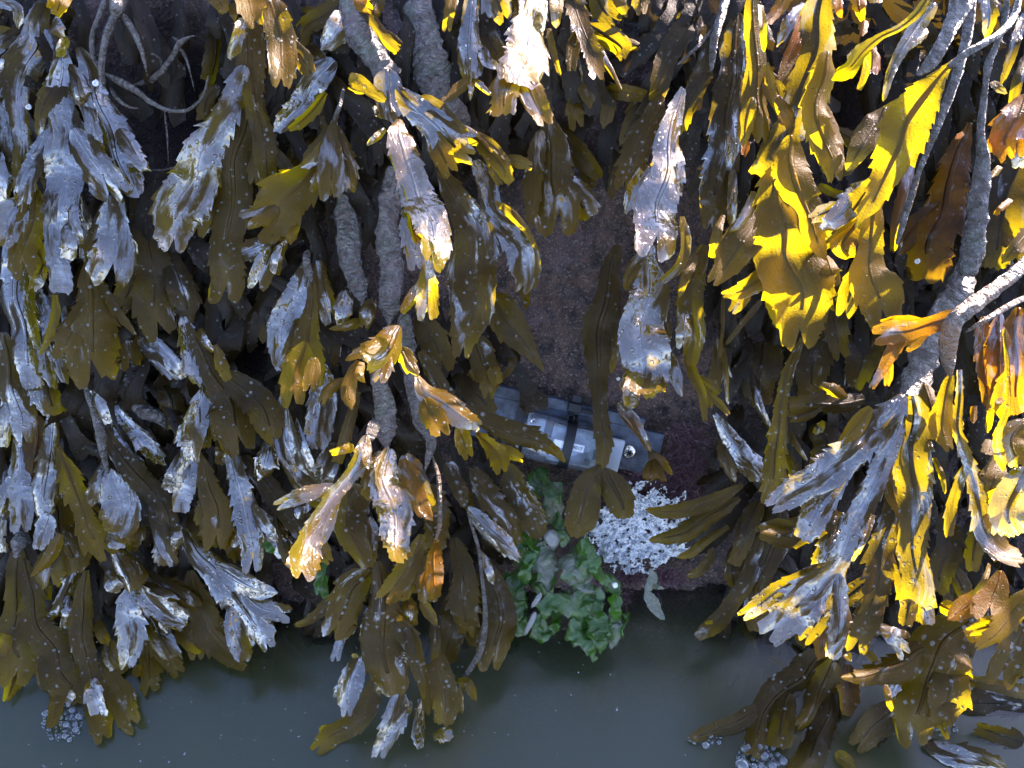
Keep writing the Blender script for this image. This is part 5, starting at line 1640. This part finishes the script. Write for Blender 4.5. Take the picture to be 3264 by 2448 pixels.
    # straps
    def strap(X, Y, w, grow, over_case=True, skew=0.0):
        xs = loc(X, Y)[0]
        if over_case:
            pr = prof(30, grow)
            pr = [(yt + 0.009, -0.006), (yt + 0.0085, 0.0012), (pr[0][0] + 0.002, 0.0014)] + pr[1:-1] + [(pr[-1][0] - 0.0008, 0.0), (yb - 0.006, -0.008)]
        else:
            pr = [(yt + 0.009, -0.006), (yt + 0.0085, 0.0012), (yt, 0.0014), (yb, 0.0014), (yb - 0.001, -0.006)]
        vs, fs = [], []
        for i, (y, z) in enumerate(pr):
            k = i / (len(pr) - 1)
            for dx, dz in ((-w / 2, 0), (w / 2, 0), (w / 2, 0.0011), (-w / 2, 0.0011)):
                vs.append(W(xs + dx + skew * k, y + (0.0011 if (dz and i < 3) else 0), z + dz))
        for i in range(len(pr) - 1):
            for j in range(4):
                a, b = i * 4 + j, i * 4 + (j + 1) % 4
                fs.append((a, b, b + 4, a + 4))
        fs += [(0, 3, 2, 1), tuple(len(vs) - 4 + j for j in range(4))]
        return np_mesh('cable_tie', vs, fs)
    s1 = link_mesh('cable_tie', strap(1165, 1000, 0.0052, 0, False), M_STRAP, root, smooth=False)
    s2 = link_mesh('cable_tie', strap(1490, 1050, 0.0062, 0.0007, skew=-0.0005), M_STRAP, root, smooth=False)
    hxp = loc(1490, 1000)[0]
    bm = bmesh.new()
    box_bm(bm, W(hxp + 0.0005, yt + 0.0055, 0.0050), ex, ey, ez, 0.0088, 0.0056, 0.0060, 0.0008)
    box_bm(bm, W(hxp + 0.0005, yt + 0.0108, 0.0050), ex, ey, ez, 0.0060, 0.0052, 0.0016, 0.0004)
    box_bm(bm, W(hxp + 0.0085, yt + 0.0040, 0.0032), ex, ey, ez, 0.0090, 0.0024, 0.0022, 0.0004)
    bm_obj('tie_head', bm, M_STRAP, s2, smooth=False)
    bm = bmesh.new()
    bmesh.ops.create_circle(bm, segments=20, radius=0.002)
    ring = [v.co.copy() for v in bm.verts]
    bm.free()
    vs, fs = [], []
    for i, q in enumerate(ring):
        for rr, hh in ((0.75, 0), (1.0, 0.0004), (1.25, 0)):
            vs.append(W(hxp - 0.0004 + q.x * rr, yt - 0.0015 + q.y * rr, 0.0062 + hh * 2))
    for i in range(20):
        for j in range(2):
            a, b = i * 3 + j, ((i + 1) % 20) * 3 + j
            fs.append((a, b, b + 1, a + 1))
    link_mesh('tie_ring', np_mesh('tie_ring', vs, fs), M_STRAP, s2)

    def screw(X, Y, z, rad, name, lobes):
        x, y = loc(X, Y, dpl + z)
        vs, fs = [], []
        m, k = 36, 9
        for i in range(k):
            t = i / (k - 1)
            rr = rad * math.sin(t * math.pi / 2 * 1.0)
            rr = max(rr, rad * 0.40)
            hh = rad * 0.62 * math.cos(t * math.pi / 2)
            for j in range(m):
                a = 2 * math.pi * j / m
                r2 = rr if i else rad * (0.36 + 0.07 * math.cos(lobes * a))
                vs.append(W(x + r2 * math.cos(a), y + r2 * math.sin(a), z + hh))
        for i in range(k - 1):
            for j in range(m):
                a, b = i * m + j, i * m + (j + 1) % m
                fs.append((a, b, b + m, a + m))
        so_ = link_mesh(name, np_mesh(name, vs, fs), M_STEEL, root)
        vs, fs = [], []
        for hh in (rad * 0.60, rad * 0.05):
            for j in range(m):
                a = 2 * math.pi * j / m
                r2 = rad * (0.36 + 0.07 * math.cos(lobes * a))
                vs.append(W(x + r2 * math.cos(a), y + r2 * math.sin(a), z + hh))
        for j in range(m):
            fs.append((j, (j + 1) % m, m + (j + 1) % m, m + j))
        fs.append(tuple(m + j for j in range(m)))
        link_mesh('drive_recess', np_mesh('drive_recess', vs, fs), M_DARK, so_, smooth=False)
    screw(1850, 1262, 0.0002, 0.0049, 'screw', 6)
    screw(1243, 1066, 0.0046, 0.0021, 'screw', 4)
    # slot right of the tab: a near-black chip painting its shade
    bm = bmesh.new()
    qx, qy = loc(1780, 1335)
    box_bm(bm, W(qx + 0.001, qy, 0.0002), ex, ey, ez, 0.0045, 0.0016, 0.0005, 0.0001)
    bm_obj('plate_slot', bm, M_DARK, root, smooth=False)


# ------------------------------------------------------------------ small growths under the logger


def build_lettuce():
    rnd = random.Random(3)
    root = empty('sea_lettuce', at(1079 + 660, 1618 + 40, 0.02), 'bright green crumpled sea lettuce, silt-dusted, hanging under the logger into the pool', 'green alga')
    lobes = [
        ('H1330,-260,120,14 1290,-180,200 1240,-100,160 1250,-40,80', 0.0), ('H1440,-180,110,24 1400,-80,180 1380,20,170 1330,100,90', 1.0),
        ('H1400,20,110,30 1410,120,140 1460,200,90', .6), ('H1240,60,120,30 1220,150,170 1300,200,140', .1), ('H1180,100,110,26 1160,220,170 1190,330,120', .2),
        ('H1400,150,60,38 1370,220,70', 1.6), ('H1380,180,120,34 1340,300,200 1360,420,190 1390,480,100', 1.2), ('H1290,230,90,38 1230,340,110 1180,440,110', .1),
        ('H1170,380,120,28 1140,520,220 1150,680,200 1190,790,110', .7), ('H1280,380,130,30 1280,480,190 1320,540,140', .35),
        ('H1580,170,70,44 1620,290,90 1680,400,110 1740,470,70', 0.0), ('H1560,190,150,36 1530,300,230 1540,420,240 1580,520,150', 1.1),
        ('H1700,420,120,40 1760,500,130 1790,600,130 1780,690,90', .55), ('H1580,460,160,36 1640,560,200 1620,660,160', .0),
        ('H1700,640,160,50 1560,600,170 1420,590,160 1300,640,110,54', .75), ('H1500,500,120,34 1460,560,140 1380,600,120', .3),
        ('H1300,660,110,42 1290,760,150 1330,830,120,44', .3), ('H1370,660,80,40 1380,740,90 1390,800,50', .2),
        ('H1560,640,130,44 1570,760,190 1620,850,130 1640,950,40', .6), ('H1680,640,170,44 1670,780,180 1690,880,70 1690,915,30', .35),
        ('H1770,640,120,40 1770,760,140 1760,870,80', 1.0), ('H1820,640,50,38 1825,740,50 1830,800,40', .3), ('H1490,640,90,40 1470,690,90', .8),
        ('H1150,600,140,20 1110,480,140 1120,400,90', .1), ('H1240,420,60,40 1290,410,40 1320,420,20', 0.0)]
    for k, (s, silt) in enumerate(lobes):
        c = ctrl_points('H', s[1:], 34)
        v, f, uv, at_, cl = blade_arrays(c, {'m': 'u', 'j': 2.4, 'u': .34, 'v': .3, 'nc': 17, 't': 'r', 'c': rnd.uniform(-.2, .5), 'r': rnd.uniform(-35, 35), 'fold': 0}, rnd, 0.001)
        q = v.copy()
        for i in range(len(v)):
            nv = noise.noise_vector(Vector(v[i]) * 130 + Vector((k * 3.1, 0, 0)))
            n3 = noise.noise_vector(Vector(v[i]) * 130 + Vector((k * 1.7, 5, 0)))
            q[i] += np.array(nv) * 0.0020 - (0.5 - np.abs(np.array(n3))) * 0.0042 + np.array(noise.noise_vector(Vector(v[i]) * 420)) * 0.0005
        o = link_mesh('lobe', np_mesh('lobe', q, f, uv), M_ULVA, root)
        o['silt'] = silt
    # the small scraps of green elsewhere
    r2 = empty('sea_lettuce', at(2030 / 2, 1618 + 400 / 2, 0.05), 'small dark green scrap of sea lettuce beside the yellow frilled tip over the pool', 'green alga')
    for s in ('2080,330,50,60 2050,420,70 2030,500,50', '2070,430,60,58 2060,520,80 2080,580,50', '2010,470,40,58 2030,540,60'):
        c = ctrl_points('G', s, 55)
        v, f, uv, at_, cl = blade_arrays(c, {'m': 'u', 'u': .3, 'v': .3, 't': 'r', 'fold': 0}, rnd, 0.001)
        o = link_mesh('lobe', np_mesh('lobe', v, f, uv), M_ULVA, r2)
        o['silt'] = 0.2
    r3 = empty('sea_lettuce', at(860, 1618 + 120, 0.03), 'tiny green tuft poking out right of the dotted lilac strap', 'green alga')
    for s in ('1690,220,50,58 1720,260,60 1750,280,40',):
        c = ctrl_points('G', s, 55)
        v, f, uv, at_, cl = blade_arrays(c, {'m': 'u', 'u': .3, 'v': .3, 't': 'r', 'fold': 0}, rnd, 0.001)
        o = link_mesh('lobe', np_mesh('lobe', v, f, uv), M_ULVA, r3)
        o['silt'] = 0.3
    # two chalky tubes crossing it and a pale stone lodged in it
    for (a, b, w, lab) in (((1290, 545), (1235, 630), 34, 'upper short pale worm tube lying across the sea lettuce'), ((1255, 665), (1190, 800), 36, 'longer pale worm tube lying below on the sea lettuce')):
        c = ctrl_points('H', f'{a[0]},{a[1]},{w},58 {(a[0]+b[0])/2+4},{(a[1]+b[1])/2},{w},60 {b[0]},{b[1]},{w*.8},58', 58)
        v, f, uv = tube_arrays(c, {'flat': .9, 'rg': .12}, rnd)
        tag(link_mesh('worm_tube', np_mesh('worm_tube', v, f, uv), M_TUBE), lab, 'worm tube')
    bm = bmesh.new()
    bmesh.ops.create_icosphere(bm, subdivisions=4, radius=0.0046)
    ctr = Vector(at(1079 + 1358 / 2, 1618 + 195 / 2, 0.043))
    for v in bm.verts:
        v.co = v.co * (1 + 0.35 * noise.noise(v.co * 220))
        v.co.z *= 1.25
        v.co += ctr
    tag(bm_obj('pebble', bm, M_TUBE), 'pale grey pebble caught in the top of the sea lettuce', 'pebble')
    bm = bmesh.new()
    bmesh.ops.create_icosphere(bm, subdivisions=3, radius=0.0017)
    ctr = Vector(at(1079 + 1762 / 2, 1618 + 495 / 2, 0.066))
    for v in bm.verts:
        v.co = v.co * (1 + 0.25 * noise.noise(v.co * 400)) + ctr
    tag(bm_obj('snail_shell', bm, M_SHELL), 'tiny white snail shell on the right rim of the sea lettuce', 'shell')


def in_poly(x, y, poly):
    c = False
    n = len(poly)
    for i in range(n):
        x1, y1 = poly[i]
        x2, y2 = poly[(i + 1) % n]
        if (y1 > y) != (y2 > y) and x < (x2 - x1) * (y - y1) / (y2 - y1) + x1:
            c = not c
    return c


def build_sediment():
    rnd = random.Random(9)
    poly = [(1600, 40), (1760, -40), (1900, -150), (2060, -120), (2230, -20), (2260, 120), (2190, 300), (2060, 370), (1900, 410), (1760, 400), (1690, 330), (1600, 250), (1570, 150)]
    xs, ys = np.arange(1540, 2290, 4.0), np.arange(-170, 430, 4.0)
    vs, fs, idx = [], [], {}
    H = TILE['H']

    def edge(x, y):
        w = noise.fractal(Vector((x * .012, y * .012, 1)), .8, 2, 4)
        return in_poly(x + 120 * w, y + 120 * noise.fractal(Vector((x * .016, y * .016, 7)), .7, 2, 5), poly) and noise.fractal(Vector((x * .03, y * .03, 3)), .8, 2, 4) > -0.62
    keep = {(i, j): edge(x, y) for i, x in enumerate(xs) for j, y in enumerate(ys)}
    for (i, j), ok in keep.items():
        if not ok: continue
        x, y = xs[i], ys[j]
        n1 = noise.fractal(Vector((x * .02, y * .02, 5)), .9, 2, 5)
        cell = noise.cell(Vector((x * .08 + n1, y * .08 + n1, 0)))
        d = 0.017 + 0.0065 * n1 + 0.0006 * cell + 0.0016 * noise.fractal(Vector((x * .12, y * .12, 0)), .7, 2, 3)
        u, v = to_uv(H[0] + x / 2, H[1] + y / 2)
        idx[(i, j)] = len(vs)
        vs.append(at(H[0] + x / 2, H[1] + y / 2, max(d, rock_depth(u, v) + 0.003)))
    for (i, j) in idx:
        q = [(i, j), (i + 1, j), (i + 1, j + 1), (i, j + 1)]
        if all(k in idx for k in q):
            fs.append(tuple(idx[k] for k in q))
    # loose flakes standing off the crust
    for k in range(200):
        x, y = rnd.uniform(1560, 2270), rnd.uniform(-150, 420)
        if not in_poly(x, y, poly): continue
        c = at(H[0] + x / 2, H[1] + y / 2, 0.019 + rnd.uniform(0, .006))
        r = rnd.uniform(0.0003, 0.0010)
        a = Vector((rnd.gauss(0, 1), rnd.gauss(0, 1), rnd.gauss(0, 1))).normalized()
        nn = (Vector(N) + a * 0.8).normalized()
        t1 = nn.cross(a).normalized()
        t2 = nn.cross(t1)
        b = len(vs)
        m = 6
        for s in (0, 1):
            for q in range(m):
                an = 6.283 * q / m
                rr = r * rnd.uniform(.6, 1.2)
                vs.append(np.array(Vector(c) + t1 * math.cos(an) * rr + t2 * math.sin(an) * rr * .7 + nn * (0.0004 * s)))
        fs.append(tuple(b + q for q in range(m))[::-1])
        fs.append(tuple(b + m + q for q in range(m)))
        for q in range(m):
            fs.append((b + q, b + (q + 1) % m, b + m + (q + 1) % m, b + m + q))
    o = link_mesh('sediment_crust', np_mesh('sediment_crust', vs, fs), M_SILT)
    tag(o, 'patch of chalky white sediment crusting the rock below the logger', 'sediment', kind='stuff')


def build_turf():
    rnd = random.Random(21)
    vs, fs = [], []

    def hair(p, dirv, ln, w):
        side = Vector((rnd.gauss(0, 1), rnd.gauss(0, 1), rnd.gauss(0, 1))).cross(dirv).normalized()
        b = len(vs)
        q = Vector(p)
        dv = dirv.copy()
        for i in range(5):
            t = i / 4
            for s in (-1, 1):
                vs.append(np.array(q + side * (s * w * (1 - .7 * t))))
            dv = (dv + Vector((rnd.gauss(0, .45), rnd.gauss(0, .45), rnd.gauss(0, .45)))).normalized()
            q = q + dv * (ln / 4)
        for i in range(4):
            a = b + 2 * i
            fs.append((a, a + 1, a + 3, a + 2))
    H, E = TILE['H'], TILE['E']
    spots = [('H', 1700, -120, 150, 60, 500, 14), ('H', 1950, -190, 160, 50, 500, 12), ('H', 2150, -170, 130, 90, 500, 10), ('H', 2080, 430, 140, 60, 900, 14), ('H', 1850, 430, 130, 50, 500, 14),
             ('H', 1460, 280, 40, 60, 150, 26), ('H', 1370, 690, 60, 40, 220, 36), ('H', 1530, 690, 50, 60, 220, 34), ('H', 1660, 470, 50, 30, 160, 44), ('H', 1470, 480, 30, 30, 80, 42),
             ('H', 1480, 760, 40, 40, 100, 26), ('F', 60, 1150, 120, 80, 500, 8), ('F', 60, 1350, 170, 140, 900, 10), ('F', 30, 1520, 120, 80, 400, 10), ('F', 310, 640, 70, 60, 180, 10), ('H', 1820, 560, 40, 60, 160, 22)]
    for tile, cx, cy, sx, sy, n, d in spots:
        T = TILE[tile]
        for k in range(n):
            x, y = rnd.gauss(cx, sx * .5), rnd.gauss(cy, sy * .5)
            p = at(T[0] + x / 2, T[1] + y / 2, (d + rnd.uniform(-6, 2)) / 1000)
            dv = (Vector(N) * rnd.uniform(.2, 1) - Vector(V) * rnd.uniform(-.2, 1) + Vector((rnd.gauss(0, .6), 0, 0))).normalized()
            hair(p, dv, rnd.uniform(.003, .009), rnd.uniform(.00012, .0003))
    o = link_mesh('red_turf', np_mesh('red_turf', vs, fs), M_TURF)
    tag(o, 'fuzzy purplish red algal turf on the rock around the sediment', 'red alga', kind='stuff')
    # hairy strands fringing the stalks


def bubbles(label, cx, cy, sx, sy, n, rr, seed):
    rnd = random.Random(seed)
    root = empty('bubble_cluster', on_water(cx, cy), label, 'bubbles')
    done = []
    tries = 0
    while len(done) < n and tries < 4000:
        tries += 1
        r = rr * rnd.uniform(.25, 1) ** 1.3
        a, q = rnd.uniform(0, 6.28), math.sqrt(rnd.random())
        p = on_water(cx + sx * q * math.cos(a), cy + sy * q * math.sin(a), r * rnd.uniform(.1, .7))
        if any(np.linalg.norm(p - b) < (r + s) * .82 for b, s in done): continue
        done.append((p, r))
        bm = bmesh.new()
        bmesh.ops.create_uvsphere(bm, u_segments=20, v_segments=14, radius=r)
        bmesh.ops.translate(bm, verts=bm.verts, vec=Vector(p))
        bm_obj('bubble', bm, M_BUBBLE, root)


def build_small():
    # pale silt-coated flake hanging over the pool
    c = ctrl_points('H', '1990,390,40,38 2005,450,90 1970,540,60 2010,620,110 2060,690,60 2083,713,14,46', 40)
    rnd = random.Random(2)
    v, f, uv, at_, cl = blade_arrays(c, {'m': 'u', 'j': 1.6, 't': 'p', 'u': .2, 'v': .2, 'r': 10, 'fold': 0}, rnd, 0.001)
    root = empty('algal_flake', c[0, :3], 'pale silt-coated algal flake hanging over the dark pool under the sediment', 'alga')
    o = link_mesh('blade', np_mesh('blade', v, f, uv), M_ULVA, root)
    o['silt'] = 1.8
    c = ctrl_points('H', '2000,500,40,42 2040,510,36 2080,518,8', 42)
    v, f, uv, at_, cl = blade_arrays(c, {'m': 'u', 't': 'p', 'fold': 0}, rnd, 0.001)
    o = link_mesh('side_lobe', np_mesh('side_lobe', v, f, uv), M_ULVA, root)
    o['silt'] = 1.4
    # spiral worm tube on the lilac frond, and little white snails
    for (px, py, d, r, lab) in ((304, 265, 41, 0.0021, 'white coiled worm tube like a dot on the lilac frond'), (1079 + 1782 / 2, 809 + 797 / 2, 10, 0.0013, 'tiny white snail on the rock above the logger'),
                                (90, 341, 40, 0.0018, 'small pinkish white shell on the left edge frond'), (2158 + 1530 / 2, 809 + 48 / 2, 52, .0017, 'small white worm tube on the rough brown frond at the right')):
        ctr = at(px, py, d / 1000)
        k, m = 40, 8
        vs, fs = [], []
        nv = Vector(CAM - ctr).normalized()
        t1 = nv.orthogonal().normalized()
        t2 = nv.cross(t1)
        for i in range(k):
            th = i / (k - 1) * 2.6 * 6.283
            R = r * (0.12 + 0.62 * i / (k - 1))
            w = r * (0.10 + 0.22 * i / (k - 1))
            cdir = t1 * math.cos(th) + t2 * math.sin(th)
            for j in range(m):
                a = 6.283 * j / m
                vs.append(np.array(Vector(ctr) + cdir * (R + w * math.cos(a)) + nv * (w * math.sin(a) + 0.0004)))
        for i in range(k - 1):
            for j in range(m):
                a, b = i * m + j, i * m + (j + 1) % m
                fs.append((a, b, b + m, a + m))
        tag(link_mesh('worm_tube' if 'worm' in lab else 'snail_shell', np_mesh('shell', vs, fs), M_SHELL), lab, 'worm tube' if 'worm' in lab else 'shell')
    bubbles('foamy cluster of small bubbles round the golden stalk, lower left pool', 200, 2300, 64, 64, 95, 0.0026, 4)
    bubbles('big clear bubbles under the dark frond tips at the bottom edge', 2158 + 530 / 2, 1618 + 1590 / 2, 80, 36, 26, 0.0042, 5)
    bubbles('row of bubbles at the tip of the dark frond reaching left over the pool', 2158 + 180 / 2, 1618 + 1480 / 2, 55, 18, 18, 0.0024, 6)
    bubbles('few bubbles at the lower right under the freckled olive blade', 2158 + 1700 / 2, 1618 + 1400 / 2, 40, 30, 12, 0.002, 7)
    # specks drifting on the water
    vs, fs = [], []
    for k in range(230):
        px, py = rnd.uniform(0, 2400), rnd.uniform(1950, 2448)
        p = on_water(px, py, 0.0002)
        r = rnd.uniform(.00012, .0004) * (2 if rnd.random() < .08 else 1)
        b = len(vs)
        for q in range(6):
            vs.append(np.array((p[0] + r * math.cos(q * 1.047) * rnd.uniform(.6, 1.3), p[1] + r * math.sin(q * 1.047) * rnd.uniform(.6, 1.3), p[2])))
        vs.append(p + np.array((0, 0, r * .6)))
        for q in range(6):
            fs.append((b + q, b + (q + 1) % 6, b + 6))
    tag(link_mesh('floating_specks', np_mesh('floating_specks', vs, fs), M_SPECK), 'pale specks drifting on the pool surface', 'specks', kind='stuff')


build_rock()
build_water()
build_understory()
build_logger()
build_lettuce()
build_sediment()
build_turf()
build_fronds(LEFT, 'seaweed fronds hanging on the left of the rock')
build_fronds(MID, 'seaweed fronds hanging down the middle of the rock')
build_fronds(RIGHT_, 'seaweed fronds hanging on the right of the rock')
build_small()
